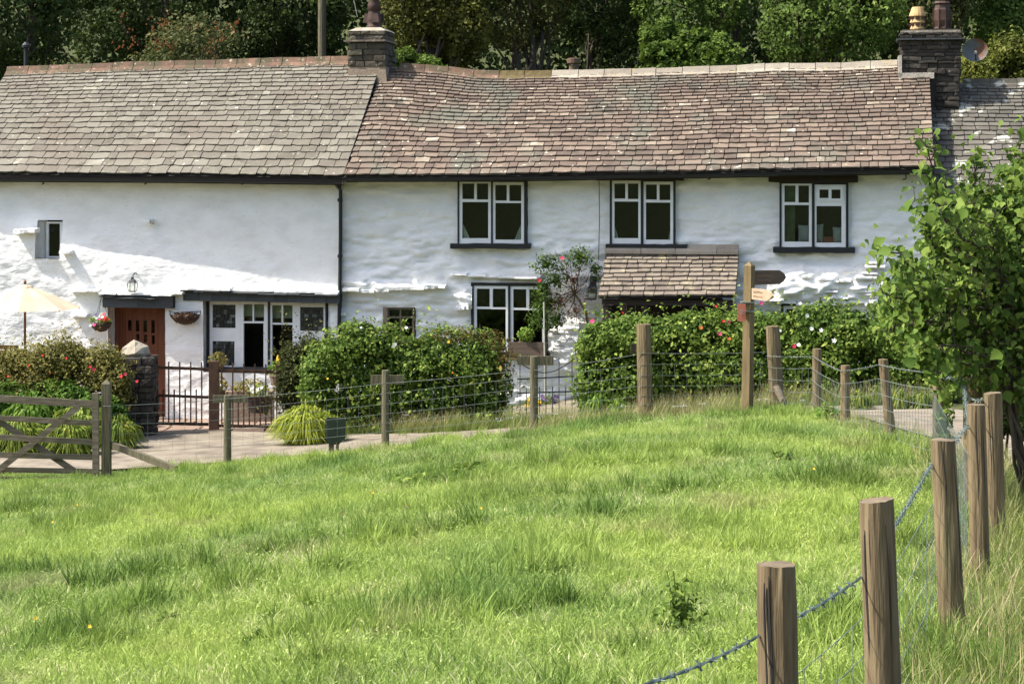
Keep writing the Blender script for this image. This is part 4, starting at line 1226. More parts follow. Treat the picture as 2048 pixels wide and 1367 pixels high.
# window box and its plant
a, b = FL(1018, 712, .14), FL(1092, 684, .14)
t = thing('window_box', 'dark wooden window box on the ground floor sill below the climbing rose', 'window box', (a[0], a[1], a[2]))
for k in range(2):
    part('board', MB().box(a[0], b[0], -.20, -.18, a[2] + k * (b[2] - a[2]) / 2 + .004, a[2] + (k + 1) * (b[2] - a[2]) / 2, random.random()), M['board_dark'], t)
part('box', MB().box(a[0] + .01, b[0] - .01, -.178, .02, a[2] + .01, b[2] - .02), M['board_dark'], t)
cw = F2W(FL(1052, 672, .10))
t = thing('potted_plant', 'bright green bushy plant growing in the dark window box', 'plant', cw - (0, 0, .15), 'W')
lump_leaves('foliage', cw + (0, 0, .02), .16, 420, .05, M['pot_leaf'], t, (.3, .7), .14)
part('stem', MB().tube([cw - (0, 0, .2), cw], .02, 6), M['twig'], t)
cw = F2W(FL(1040, 686, .15))
solo('toy_bird', MB().lathe([(.01, -.035), (.05, -.02), (.055, .0), (.03, .03), (.005, .045)], cw, 8), M['terracotta'], 'small orange clay ornament at the left end of the window box', 'ornament', cw - (0, 0, .035), 'W')

# ================================================================ GARDEN
# climbing rose over the middle cottage wall
cr = thing('climbing_rose', 'sparse climbing rose with bare reddish stems on the white wall by the porch', 'climbing rose', F2W(FL(1172, 800, .2)), 'W')
g0 = F2W(FL(1172, 690, .16)); fork = F2W(FL(1150, 588, .15))
mb = MB()
mb.tube([F2W(FL(1190, 800, .2)), F2W(FL(1182, 690, .2)), F2W(FL(1172, 625, .18)), F2W(FL(1158, 600, .16)), fork], [.03, .026, .022, .018, .016], 6)
tips = [(1070, 590), (1065, 540), (1090, 510), (1110, 500), (1140, 530), (1165, 495), (1180, 500), (1192, 540), (1120, 560), (1085, 630), (1120, 650), (1105, 600), (1150, 660), (1060, 610), (1170, 560)]
branches(mb, fork, [F2W(FL(x_, y_, random.uniform(.15, .4))) for x_, y_ in tips], .012, n=5, wob=.2)
part('stem', mb, M['twig'], cr)
def FB(px, py, off, rx, rz, ry):
    c = F2W(FL(px, py, off)); k = 1 / 110.
    return (*c, rx * k, ry, rz * k)
foliage('leaves', [FB(1095, 528, .3, 30, 24, .15), FB(1160, 515, .3, 30, 26, .15), FB(1085, 580, .3, 22, 30, .15), FB(1115, 560, .25, 26, 22, .15), FB(1080, 632, .3, 28, 34, .2), FB(1110, 640, .3, 22, 26, .18), FB(1190, 540, .25, 14, 24, .12), FB(1100, 605, .25, 30, 20, .15)],
        4600, .045, M['leaf_rose'], cr, shell=1.4, clump=.5, cs=6, tint=(.0, .4))
foliage('dry_leaves', [FB(1150, 560, .3, 44, 60, .15), FB(1120, 600, .3, 40, 40, .15), FB(1150, 620, .3, 30, 40, .15)], 900, .04, flat('dry_rose', (.14, .08, .055), transl=.3), cr, shell=1.5, clump=.5, cs=6)
for x_, y_ in ((1124, 516), (1078, 560)):
    part('flower', flower_mb(F2W(FL(x_, y_, .45)), .035, 6), M['fl_rose_red'], cr)
solo('garden_stake', MB().tube([F2W(FL(1090, 800, .55)), F2W(FL(1088, 604, .5))], .011, 6), M['pale_stem'], 'pale upright stake before the ground floor window', 'stake', F2W(FL(1090, 800, .55)), 'W')

def shrub(name, label, cat, blobs, n, size, leaf, stems=10, flowers=(), extra=(), group=None, inner=True, **kw):
    B = np.array(blobs); cx, cy = B[:, 0].mean(), B[:, 1].mean()
    base = np.array([cx, cy, tz(cx, cy)])
    t = thing(name, label, cat, base, 'W', group)
    mb = MB(); 
    for k in range(stems):
        b = blobs[random.randrange(len(blobs))]
        g = np.array([b[0] + random.uniform(-.3, .3) * b[3], b[1], tz(b[0], b[1]) - .02])
        tip = np.array(b[:3]) + rng.normal(size=3) * np.array(b[3:6]) * .4
        branches(mb, g, [tip], .018, n=5, seg=4)
    part('stem', mb, M['bark'], t)
    foliage('foliage', blobs, n, size, M[leaf], t, **kw)
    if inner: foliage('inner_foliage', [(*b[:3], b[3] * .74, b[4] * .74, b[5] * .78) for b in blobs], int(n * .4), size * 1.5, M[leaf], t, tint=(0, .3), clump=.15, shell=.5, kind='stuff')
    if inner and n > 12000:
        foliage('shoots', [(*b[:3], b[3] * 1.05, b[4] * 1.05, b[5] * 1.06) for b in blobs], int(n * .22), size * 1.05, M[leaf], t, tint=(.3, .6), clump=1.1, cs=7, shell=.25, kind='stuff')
    for nm, bl, n_, s_, lm, kk in extra:
        foliage(nm, bl, n_, s_, M[lm], t, **kk)
    for (px, py, d, r_, m_) in flowers:
        part('flower', flower_mb(P(px, py, d), r_ * .55, random.choice((5, 6))), M[m_], t)
    return t
D1 = 33.3
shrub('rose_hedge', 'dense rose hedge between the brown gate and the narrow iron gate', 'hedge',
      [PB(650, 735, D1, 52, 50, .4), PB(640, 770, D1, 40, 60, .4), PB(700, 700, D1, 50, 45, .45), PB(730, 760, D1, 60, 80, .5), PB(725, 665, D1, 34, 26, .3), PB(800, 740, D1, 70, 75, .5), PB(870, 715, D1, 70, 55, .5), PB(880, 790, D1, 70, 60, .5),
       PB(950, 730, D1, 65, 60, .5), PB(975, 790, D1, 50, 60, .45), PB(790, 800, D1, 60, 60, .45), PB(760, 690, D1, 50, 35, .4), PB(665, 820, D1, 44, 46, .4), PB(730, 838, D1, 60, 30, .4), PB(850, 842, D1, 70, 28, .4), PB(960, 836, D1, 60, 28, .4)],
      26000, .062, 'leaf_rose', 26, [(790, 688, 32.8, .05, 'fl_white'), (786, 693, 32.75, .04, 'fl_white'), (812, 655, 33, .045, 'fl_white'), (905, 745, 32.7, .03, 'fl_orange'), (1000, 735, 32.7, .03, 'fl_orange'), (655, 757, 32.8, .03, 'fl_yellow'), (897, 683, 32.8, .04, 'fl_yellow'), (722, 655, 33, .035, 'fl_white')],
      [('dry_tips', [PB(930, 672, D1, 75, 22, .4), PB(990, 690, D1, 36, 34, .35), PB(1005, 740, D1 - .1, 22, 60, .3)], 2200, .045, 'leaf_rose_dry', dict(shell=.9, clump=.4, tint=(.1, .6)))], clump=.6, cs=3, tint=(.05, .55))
D2 = 31.2
bl = [PB(1195, 690, 31.8, 42, 55, .4), PB(1185, 760, 31.8, 40, 60, .4), PB(1240, 680, 31.7, 55, 50, .5), PB(1250, 760, 31.7, 60, 70, .5), PB(1320, 670, 31.5, 60, 42, .5), PB(1330, 750, 31.5, 70, 70, .5), PB(1390, 660, 31.3, 60, 42, .5), PB(1410, 740, 31.3, 70, 80, .5),
      PB(1470, 665, 31.2, 55, 48, .5), PB(1500, 740, 31, 70, 80, .5), PB(1550, 670, 31, 60, 52, .5), PB(1600, 730, 30.8, 80, 85, .5), PB(1640, 655, 30.7, 60, 50, .5), PB(1700, 670, 30.5, 70, 62, .5), PB(1690, 740, 30.5, 80, 70, .5),
      PB(1780, 680, 30.3, 70, 70, .5), PB(1800, 740, 30.2, 80, 60, .5), PB(1870, 720, 30, 70, 70, .5), PB(1960, 720, 29.8, 90, 80, .5)]
fl = [(1184, 642, 31.3, .06, 'fl_pink'), (1440, 667, 30.7, .05, 'fl_pink'), (1458, 643, 30.7, .045, 'fl_pink'), (1447, 642, 30.75, .04, 'fl_red'), (1522, 606, 30.6, .05, 'fl_pink'), (1588, 692, 30.2, .055, 'fl_rose_red'), (1597, 689, 30.2, .05, 'fl_white'), (1614, 631, 30.3, .05, 'fl_white'), (1623, 657, 30.2, .05, 'fl_white'), (1642, 660, 30.2, .055, 'fl_white'),
      (1668, 681, 30.1, .06, 'fl_white'), (1560, 661, 30.4, .04, 'fl_white'), (1600, 606, 30.5, .045, 'fl_white'), (1788, 592, 29.8, .06, 'fl_white'), (1732, 608, 30, .045, 'fl_white'), (1432, 612, 31, .035, 'fl_red'), (1402, 655, 30.8, .05, 'fl_orange'), (1459, 677, 30.7, .04, 'fl_orange'), (1908, 656, 29.4, .06, 'fl_red'), (1245, 625, 31.4, .03, 'fl_red')]
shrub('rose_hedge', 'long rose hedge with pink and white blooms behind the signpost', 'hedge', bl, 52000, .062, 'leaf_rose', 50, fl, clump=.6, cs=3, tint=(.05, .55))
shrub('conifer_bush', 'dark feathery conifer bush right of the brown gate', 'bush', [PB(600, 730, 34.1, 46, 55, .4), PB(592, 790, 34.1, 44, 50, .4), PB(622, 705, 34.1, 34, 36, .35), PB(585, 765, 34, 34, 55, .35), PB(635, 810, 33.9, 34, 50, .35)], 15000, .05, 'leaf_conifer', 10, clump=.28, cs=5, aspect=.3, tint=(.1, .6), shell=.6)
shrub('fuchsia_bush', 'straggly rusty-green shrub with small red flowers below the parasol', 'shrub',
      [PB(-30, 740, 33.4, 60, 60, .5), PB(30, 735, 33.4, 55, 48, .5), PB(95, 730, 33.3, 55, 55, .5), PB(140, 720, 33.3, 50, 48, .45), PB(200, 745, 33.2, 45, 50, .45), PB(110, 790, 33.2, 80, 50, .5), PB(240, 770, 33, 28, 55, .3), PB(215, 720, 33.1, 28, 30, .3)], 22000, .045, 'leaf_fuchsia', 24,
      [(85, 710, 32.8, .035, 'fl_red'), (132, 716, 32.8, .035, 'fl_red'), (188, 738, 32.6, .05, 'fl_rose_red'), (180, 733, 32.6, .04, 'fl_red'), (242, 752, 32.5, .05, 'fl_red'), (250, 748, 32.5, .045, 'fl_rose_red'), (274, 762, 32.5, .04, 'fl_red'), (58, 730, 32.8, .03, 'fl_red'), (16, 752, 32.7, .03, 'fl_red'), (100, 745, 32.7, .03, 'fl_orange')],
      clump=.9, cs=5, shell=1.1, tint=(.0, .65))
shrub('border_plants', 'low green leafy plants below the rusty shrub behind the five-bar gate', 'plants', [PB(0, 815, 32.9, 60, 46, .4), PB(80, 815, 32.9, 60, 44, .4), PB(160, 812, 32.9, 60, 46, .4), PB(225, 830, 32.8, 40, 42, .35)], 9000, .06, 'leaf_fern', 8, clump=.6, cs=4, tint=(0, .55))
# arching strap-leaved clumps and ferns
def strap_clump(name, label, cat, px, py, d, wpx, hpx, n, m, wid=.02, droop=1.0, group=None, tint=(.1, .9)):
    c = P(px, py, d); c[2] = tz(c[0], c[1]); k = d / FPX; W = wpx * k / 2; H = hpx * k
    v, f, t = [], [], []
    for i in range(n):
        a_ = random.uniform(0, 2 * math.pi); rr = math.sqrt(random.random())
        out = np.array([math.cos(a_), math.sin(a_) * .6, 0]) * W * rr
        b0 = c + out * .6 + (0, 0, -.02); hh = H * random.uniform(.3, 1.15) * (1.15 - .4 * rr); out = out * random.uniform(.7, 1.35)
        side = np.array([-math.sin(a_ + random.uniform(-1, 1)), math.cos(a_), 0]); side /= np.linalg.norm(side)
        tn = random.uniform(*tint); w_ = wid * random.uniform(.6, 1.3); st = len(v)
        for j in range(5):
            s = j / 4
            p = b0 + out * (s * .15 + s * s * .5) + np.array([0, 0, hh * (2.2 * s - droop * 1.9 * s * s)])
            ww = w_ * (1 - s ** 2 * .92)
            v += [p - side * ww / 2, p + side * ww / 2]; t += [tn, tn]
            if j: f.append((st + 2 * j - 2, st + 2 * j - 1, st + 2 * j + 1, st + 2 * j))
    mb = MB(); mb.v = [tuple(q) for q in v]; mb.f = f; mb.t = t
    return solo(name, mb, m, label, cat, c, 'W', group)
strap_clump('ornamental_grass', 'bright lime arching grass clump at the foot of the rose hedge', 'grass clump', 612, 870, 31.7, 130, 118, 1900, M['leaf_lime'], .024)
strap_clump('ornamental_grass', 'second lime grass tuft hanging over the lane left of the dark shield board', 'grass clump', 655, 868, 31.9, 84, 90, 700, M['leaf_lime'], .022)
strap_clump('strap_plant', 'yellow-green strap-leaved clump hanging behind the five-bar gate', 'plant', 40, 905, 31.3, 130, 120, 900, M['leaf_strap'], .03)
strap_clump('strap_plant', 'strap-leaved clump behind the right half of the five-bar gate', 'plant', 140, 905, 31.3, 130, 120, 900, M['leaf_strap'], .03)
strap_clump('strap_plant', 'strap-leaved clump spilling onto the lane right of the gate post', 'plant', 240, 895, 31.9, 95, 98, 700, M['leaf_strap'], .03)
strap_clump('fern', 'pale green fern rising at the front of the rusty shrub', 'fern', 60, 830, 32.3, 120, 150, 600, M['leaf_fern'], .05)
strap_clump('fern', 'darker green fern just left of the pointed gate post', 'fern', 165, 830, 32.2, 120, 140, 600, M['leaf_rose'], .06, tint=(.5, 1))
strap_clump('fern', 'bright fern at the left foot of the long rose hedge', 'fern', 1195, 835, 31.2, 70, 90, 380, M['leaf_fern'], .04)
strap_clump('fern', 'bright fern before the long rose hedge, left of the thick strainer post', 'fern', 1240, 835, 31, 60, 62, 300, M['leaf_fern'], .04)
for i, (px, nm) in enumerate(((1722, 'between the two leaning posts'), (1800, 'behind the pale lane patch'), (1845, 'beside the ivy-clad post'))):
    strap_clump('strap_plant', 'yellow-green strap-leaved plant under the hedge ' + nm, 'plant', px, 805, 28.6, 60, 62, 260, M['leaf_strap'], .025, group='strap-leaved plants under the hedge')

# gate pier with boulder
c = P(275, 850, 33.6); zb = tz(c[0], c[1])
pier = thing('gate_pier', 'dark rubble stone pier topped by a pale pointed boulder', 'gate pier', (c[0], c[1], zb), 'W')
x0, x1 = P(248, 0, 33.6)[0], P(308, 0, 33.6)[0]; ztp = P(0, 712, 33.6)[2]
part('core', MB().box(x0 + .04, x1 - .04, 33.45, 33.95, zb - .1, ztp - .02), M['mortar'], pier)
masonry(pier, x0, x1, 33.4, 34, zb, ztp, M['dark_stone'], .11, .22, sides='frl')
c = P(268, 700, 33.6); mb = MB()
rb = random.Random(4); n = 9; vs = []
for z_, r_ in ((-.14, .20), (-.05, .24), (.05, .2), (.12, .1)):
    for i in range(n):
        a_ = 2 * math.pi * i / n; rr = r_ * rb.uniform(.8, 1.15)
        vs.append((c[0] + rr * math.cos(a_) * 1.0, 33.7 + rr * math.sin(a_), c[2] + z_ * 1.05 + rb.uniform(-.02, .02)))
vs.append((c[0] - .02, 33.7, c[2] + .17))
mb.add(vs, [(k * n + i, k * n + (i + 1) % n, (k + 1) * n + (i + 1) % n, (k + 1) * n + i) for k in range(3) for i in range(n)] + [(3 * n + i, 3 * n + (i + 1) % n, 4 * n) for i in range(n)])
part('capstone', mb, M['boulder'], pier)

# brown garden gates
def garden_gate(label, xa, xb, yt, yb, tops, d, rails, m='brown_iron', bw=.022, sp=22, short=True, grp=None):
    a, b = P(xa, yb, d), P(xb, yb, d)
    g = thing('garden_gate', label, 'gate', ((a[0] + b[0]) / 2, d, min(a[2], b[2])), 'W', grp)
    Z = lambda py, px=0: P(px, py, d)[2]
    for i, ry in enumerate(rails):
        part('rail', MB().bar((a[0], d, Z(ry[0])), (b[0], d, Z(ry[1])), ry[2], .03), M[m], g)
    k = 0; px = xa + 6
    while px < xb - 3:
        x_ = P(px, 0, d)[0]; t = (px - xa) / (xb - xa)
        top = tops[0] if k % 2 == 0 else tops[1]
        tp = Z(top[0] + (top[1] - top[0]) * t); bt = Z(rails[-1][0] + (rails[-1][1] - rails[-1][0]) * t)
        part('bar', MB().bar((x_, d - .028, bt - .02), (x_, d - .028, tp), bw, bw, up=(1, 0, 0)), M[m], g)
        k += 1; px += sp / 2
    return g
garden_gate('left leaf of the brown iron garden gate beside the stone pier', 310, 417, 725, 855, [(722, 724), (778, 778)], 33.95, [(734, 738, .05), (790, 794, .045), (846, 848, .05)], sp=22)
garden_gate('right leaf of the brown iron garden gate running into the dark conifer', 438, 566, 725, 858, [(726, 728), (782, 784)], 33.9, [(741, 744, .055), (795, 797, .045), (851, 853, .05)], sp=22)
c = P(428, 860, 33.9)
solo('gate_post', MB().box(c[0] - .08, c[0] + .08, 33.84, 33.98, tz(c[0], 33.9) - .1, P(0, 722, 33.9)[2]), M['brown_iron'], 'square brown iron post between the two leaves of the garden gate', 'gate post', (c[0], 33.9, tz(c[0], 33.9)), 'W')
# narrow iron gate between the hedges
g = garden_gate('narrow black iron garden gate in the gap between the rose hedges', 1034, 1150, 715, 858, [(722, 712), (775, 770)], 32.2, [(758, 752, .02), (786, 782, .02), (850, 846, .02)], m='iron', bw=.013, sp=26)
pts = [P(1034 + 116 * i / 12, 722 + 26 * math.sin(math.pi * i / 12) - 6 * i / 12, 32.17) for i in range(13)]
part('scroll', MB().tube(pts, .009, 5), M['iron'], g)

pv = np.array([(x_, y_) for y_ in np.linspace(31.7, 35.5, 12) for x_ in np.linspace(.02, 1.15, 6)]); pz = TZ(pv[:, 0], pv[:, 1]) + .03
ii = (np.arange(11)[:, None] * 6 + np.arange(5)[None, :]).ravel()
o = link('path', np_mesh('path', np.column_stack([pv, pz]), np.stack([ii, ii + 1, ii + 7, ii + 6], 1), np.full(len(pv), .5), True), M['lane'])
props(o, label='short pale path behind the narrow iron gate', kind='structure')
# pots and planters in the left garden
def pot(px, py, d, r, h, m, label, leafm_=None, lr=.2, ln=400, ls=.05, fl=None):
    c = P(px, py, d); c[2] = tz(c[0], c[1]) + .04 if py is None else c[2]
    t = thing('plant_pot', label, 'plant pot', c, 'W')
    part('pot', MB().lathe([(r * .68, 0), (r * .95, h * .85), (r, h * .86), (r, h), (r * .85, h), (r * .8, h * .9)], c, 16), m, t, smooth=False)
    if leafm_:
        lump_leaves('foliage', c + (0, 0, h + lr * .5), lr, ln, ls, leafm_, t, (.3, .7))
    if fl:
        for k in range(fl[1]):
            a_ = random.uniform(0, 6.28); part('flower', flower_mb(c + (lr * .8 * math.cos(a_), -abs(lr * .8 * math.sin(a_)), h + lr * random.uniform(.3, 1.2)), .03), M[fl[0]], t)
pot(519, 824, 35.2, .24, .26, M['iron'], 'black round pot with small white flowers behind the gate', M['leaf_rose'], .17, 350, .04, ('fl_white', 12))
pot(438, 800, 36.3, .15, .18, M['terracotta'], 'clay pot with a small mixed plant under the wide window', M['leaf_fuchsia'], .18, 300)
pot(437, 742, 36.6, .10, .12, M['terracotta'], 'low pot with a rust-green plant on the wide window sill', M['leaf_fuchsia'], .17, 420, .035)
pot(555, 770, 36.4, .16, .2, M['trough'], 'small stone pot near the dark conifer', M['leaf_fern'], .16, 260)
pot(1066, 835, 35.2, .13, .16, M['iron'], 'dark pot with yellow flowers behind the narrow iron gate', M['pot_leaf'], .15, 260, .04, ('fl_yellow', 14))
pot(1100, 830, 35.3, .13, .16, M['iron'], 'dark pot with violet flowers against the white wall foot', M['leaf_rose'], .17, 300, .04, ('fl_violet', 12))
a = P(500, 800, 36.2); t = thing('stone_trough', 'low stone trough of rockery plants below the wide window', 'trough', a, 'W')
part('basin', MB().box(a[0] - .42, a[0] + .42, 36.0, 36.4, tz(a[0], 36.2), a[2] + .18), M['trough'], t)
lump_leaves('foliage', a + (0, 0, .22), .34, 700, .05, M['leaf_fuchsia'], t, rz=.16)
a = P(1128, 845, 35.0); t = thing('stone_trough', 'dark stone trough at the wall foot right of the narrow gate', 'trough', a, 'W')
part('basin', MB().box(a[0] - .22, a[0] + .25, 34.85, 35.1, tz(a[0], 35) - .05, a[2] + .2), M['dark_stone'], t)
lump_leaves('foliage', a + (0, 0, .24), .2, 260, .04, M['leaf_rose'], t, rz=.08)
c = P(556, 738, 36.5)
solo('garden_ornament', MB().lathe([(.02, -.02), (.04, .02), (.035, .12), (.05, .16), (.01, .26)], c, 8), M['fl_yellow'], 'small yellow ornament on the sill at the middle of the wide window', 'ornament', c, 'W')

# bench end at the left edge
a = P(0, 690, 34.6); b = P(32, 715, 34.6); z0 = tz(a[0], 34.6)
t = thing('garden_bench', 'brown wooden bench end at the left edge beside the parasol', 'bench', ((a[0] + b[0]) / 2 - .6, 34.7, z0), 'W')
for k in range(3):
    part('slat', MB().box(a[0] - 1.3, b[0], 34.60, 34.63, a[2] - .09 * k - .075, a[2] - .09 * k, random.random()), M['pole_wood'], t)
for x_ in (a[0] - 1.25, b[0] - .04):
    part('leg', MB().box(x_, x_ + .06, 34.635, 34.70, z0, a[2] - .01), M['pole_wood'], t)
    part('leg', MB().box(x_, x_ + .06, 34.15, 34.21, z0, a[2] - .45), M['pole_wood'], t)
part('seat', MB().box(a[0] - 1.25, b[0], 34.15, 34.63, a[2] - .45, a[2] - .41), M['pole_wood'], t)

# parasol
c = P(50, 574, 34.9); rimz = P(0, 616, 34.9)[2]; z0 = tz(c[0], 34.9)
t = thing('parasol', 'cream canvas garden parasol on a wooden pole', 'parasol', (c[0], 34.9, z0), 'W')
R_ = .96; n = 8; mb = MB(); vs = []
for k in range(n):
    a_ = 2 * math.pi * k / n + .12
    for (rr, zf) in ((.12, 1.0), (.5, .62), (1.0, 0)):
        vs.append((c[0] + R_ * rr * math.cos(a_), 34.9 + R_ * rr * math.sin(a_), rimz + (c[2] - rimz) * zf + (0.012 if rr == .5 else 0)))
    am = a_ + math.pi / n
    for (rr, zf) in ((.5, .58), (.97, -.02)):
        vs.append((c[0] + R_ * rr * math.cos(am) * .93, 34.9 + R_ * rr * math.sin(am) * .93, rimz + (c[2] - rimz) * zf))
f = []
for k in range(n):
    A_, B_ = 5 * k, 5 * ((k + 1) % n)
    f += [(A_, A_ + 1, A_ + 3), (A_, A_ + 3, B_), (B_, A_ + 3, B_ + 1), (A_ + 1, A_ + 2, A_ + 4, A_ + 3), (A_ + 3, A_ + 4, B_ + 2, B_ + 1)]
mb.add(vs, f); cn = part('canopy', mb, M['canvas'], t)
part('vent', MB().lathe([(.17, -.03), (.12, .02), (.04, .045), (.01, .05)], (c[0], 34.9, c[2]), 8), M['canvas'], cn)
part('pole', MB().tube([(c[0], 34.9, z0), (c[0], 34.9, c[2] + .08)], .022, 8), M['pole_wood'], t)
part('finial', MB().lathe([(.02, 0), (.03, .03), (.005, .07)], (c[0], 34.9, c[2] + .06), 8), M['pole_wood'], t)
for k in range(n):
    a_ = 2 * math.pi * k / n + .12
    part('rib', MB().tube([(c[0], 34.9, c[2] - .02), (c[0] + R_ * .98 * math.cos(a_), 34.9 + R_ * .98 * math.sin(a_), rimz - .015)], .008, 4), M['pole_wood'], t)

# ================================================================ FENCES, GATE, SIGNS
def round_post(mb, px, pt, d, wpx, zbase=None, lean=0.0, top_tilt=0.0, n=18):
    """post whose top middle the photo shows at px, pt"""
    r = wpx / 2 * d / FPX; tp = P(px, pt, d); x, y_ = tp[0], tp[1]
    zb_ = tz(x + lean, y_) - .15
    H = tp[2] - zb_; m_ = 9; b = len(mb.v)
    ph = random.uniform(0, 6)
    for j in range(m_ + 1):
        s = j / m_
        for k in range(n):
            a_ = 2 * math.pi * k / n
            rr = r * (1.06 - .08 * s) * (1 + .035 * math.sin(3 * a_ + ph) + .02 * math.sin(7 * a_ + ph * 2 + s * 2) + random.uniform(-.012, .012))
            zz = zb_ + H * s
            if j == m_: zz += top_tilt * math.cos(a_) * r + random.uniform(-.05, .03) * r; rr *= random.uniform(.93, 1.0)
            mb.v.append((x + lean * (1 - s) + rr * math.cos(a_), y_ + rr * math.sin(a_), zz)); mb.t.append(.5)
    for j in range(m_):
        for k in range(n):
            k2 = (k + 1) % n
            mb.f.append((b + j * n + k, b + j * n + k2, b + (j + 1) * n + k2, b + (j + 1) * n + k))
    mb.f.append(tuple(b + m_ * n + k for k in range(n)))
    return tp, zb_ + .15

def wire_run(mb, pts, r, sag=0.0, n=5, seg=6):
    for a, b in zip(pts[:-1], pts[1:]):
        q = [np.array(a) + (np.array(b) - np.array(a)) * i / seg - np.array([0, 0, sag * 4 * (i / seg) * (1 - i / seg)]) for i in range(seg + 1)]
        mb.tube(q, r, n, cap=False)
def barbed(mb, pts, r, sag=.02, sp=.11, tw=.07, barb=.02):
    for a, b in zip(pts[:-1], pts[1:]):
        a, b = np.array(a), np.array(b); L_ = np.linalg.norm(b - a); nn = max(6, int(L_ / .035))
        d = (b - a) / L_; u = np.cross(d, [0, 0, 1]); u /= np.linalg.norm(u); v = np.cross(u, d)
        for ph in (0, math.pi):
            q = []
            for i in range(nn + 1):
                s = i / nn; an = s * L_ / tw * math.pi + ph
                q.append(a + (b - a) * s - np.array([0, 0, sag * 4 * s * (1 - s)]) + (u * math.cos(an) + v * math.sin(an)) * r * .9)
            mb.tube(q, r, 4, cap=False)
        k = int(L_ / sp)
        for i in range(1, k):
            s = i / k; c = a + (b - a) * s - np.array([0, 0, sag * 4 * s * (1 - s)])
            for j in range(2):
                e = rng.normal(size=3); e -= d * e.dot(d) * .8; e /= np.linalg.norm(e)
                mb.tube([c - e * barb, c + e * barb], [r * .7, r * .7], 4, cap=False)
            mb.tube([c - d * r * 3, c + d * r * 3], r * 2.2, 5)

# roadside fence: from the gate post to the thick strainer post
fA = thing('wire_fence', 'post and wire fence along the far edge of the meadow beside the lane', 'fence', (P(770, 0, 28.3)[0], 28.3, tz(-1.8, 28.3)), 'W')
farposts = [(455, 790, 29.0, 15, .0), (771, 740, 28.3, 15, .0), (1068, 712, 27.5, 16, .0), (1288, 648, 27.0, 29, .03), ]
tops = [P(208, 815, 28.5)]
for i, (px, pt, d, wp, ln) in enumerate(farposts):
    mb = MB(); tp, zb_ = round_post(mb, px, pt, d, wp, lean=ln)
    p_ = part('fence_post', mb, M['post_grey'] if i != 3 else M['post_wood'], fA, label=None if i < 3 else 'thick round strainer post')
    tops.append(tp)
for (px, py0, py1, x0_, x1_, d) in ((455, 790, 805, 425, 495, 29.07), (771, 750, 768, 741, 808, 28.37), (1068, 712, 730, 1035, 1107, 27.57)):
    a = P(x0_, py1, d); b = P(x1_, py0, d)
    part('board', MB().box(a[0], b[0], d, d + .03, a[2], b[2]), M['post_grey'], fA)
tops.append(P(1533, 700, 27.0))
levels = [.0, .16, .32, .47, .61, .73]
def level_pts(tl, ofs, dd=-.06): return [t_ + np.array([0, dd, -ofs]) for t_ in tl]
tl = [P(208, 812, 28.45), P(455, 797, 28.95), P(771, 766, 28.25), P(1030, 742, 27.55), P(1068, 740, 27.45), P(1288, 706, 26.9), P(1533, 704, 26.95)]
mb = MB(); wire_run(mb, tl, .0035, .012); part('wire', mb, M['wire'], fA)
tl2 = [P(208, 828, 28.45), P(455, 818, 28.95), P(771, 786, 28.25), P(1068, 752, 27.45), P(1288, 728, 26.9), P(1533, 726, 26.95)]
for ofs in (0, .15, .29, .42, .54):
    mb = MB(); wire_run(mb, level_pts(tl2, ofs, 0), .0024, .008); part('wire', mb, M['wire'], fA)
mb = MB()
for a, b in zip(tl2[:-1], tl2[1:]):
    k = max(2, int(np.linalg.norm(b - a) / .16))
    for i in range(k):
        q = a + (b - a) * (i + .5) / k; mb.tube([q - (0, 0, .56), q], .0014, 4, cap=False)
part('wire_netting', mb, M['wire'], fA, kind='stuff')
part('insulator', MB().box(*(lambda q: (q[0] - .035, q[0] + .03, q[1] - .03, q[1] + .02, q[2] - .13, q[2]))(P(1267, 687, 26.85))), M['dark_timber'], fA)

# field-side fence: from the strainer by the signpost to the near corner
fB = thing('wire_fence', 'round-post fence with barbed wire running towards the viewer at right', 'fence', (3.5, 18, tz(3.5, 18)), 'W')
posts = [(1545, 652, 27.0, 28, .08, 0), (1634, 697, 26, 18, .0, 0), (1691, 730, 24, 19, .0, 0), (1766, 718, 22, 20, .11, 0), (1879, 735, 19, 28, .0, 0), (1944, 752, 14.6, 38, .02, .05), (1985, 785, 13.4, 37, .03, .08),
         (1953, 808, 11.8, 37, .03, 0), (1885, 879, 9.2, 50, .06, .0), (1752, 999, 6.8, 70, .045, .12), (1554, 1127, 6.0, 80, .015, 0)]
PT = []
for i, (px, pt, d, wp, ln, tl_) in enumerate(posts):
    mb = MB(); tp, zb_ = round_post(mb, px, pt, d, wp, lean=ln, top_tilt=tl_, n=26 if d < 15 else 18)
    o_ = part('fence_post', mb, M['post_wood'], fB, smooth=False, label={4: 'post wound with ivy', 0: 'thick dark corner post', 9: 'second nearest post, deeply cracked', 10: 'nearest post, cut by the frame bottom'}.get(i))
    if d < 15:
        o_.data.materials.append(M['post_end']); o_.data.polygons[len(o_.data.polygons) - 1].material_index = 1
        r_ = wp / 2 * d / FPX
        ck = MB()
        for _ in range(2 + (i > 8) * 3):
            a_ = random.uniform(-2.6, -.5); H_ = tp[2] - zb_
            z0_ = tp[2] - random.uniform(0, .12) ; z1_ = max(z0_ - random.uniform(.25, .7), zb_)
            q = []
            for k in range(7):
                s = k / 6; zz = z0_ + (z1_ - z0_) * s; ln_ = ln * (tp[2] - zz) / H_; aa = a_ + .06 * math.sin(s * 5 + a_)
                q.append((tp[0] + ln_ + r_ * .985 * math.cos(aa), tp[1] + r_ * .985 * math.sin(aa), zz))
            ck.tube(q, [.001, .0028, .0035, .003, .0035, .002, .0006], 4, tint=0)
        part('crack', ck, M['deck'], o_)
    PT.append(tp)
sa, sb = P(1552, 772, 26.8), P(1586, 845, 26.5)
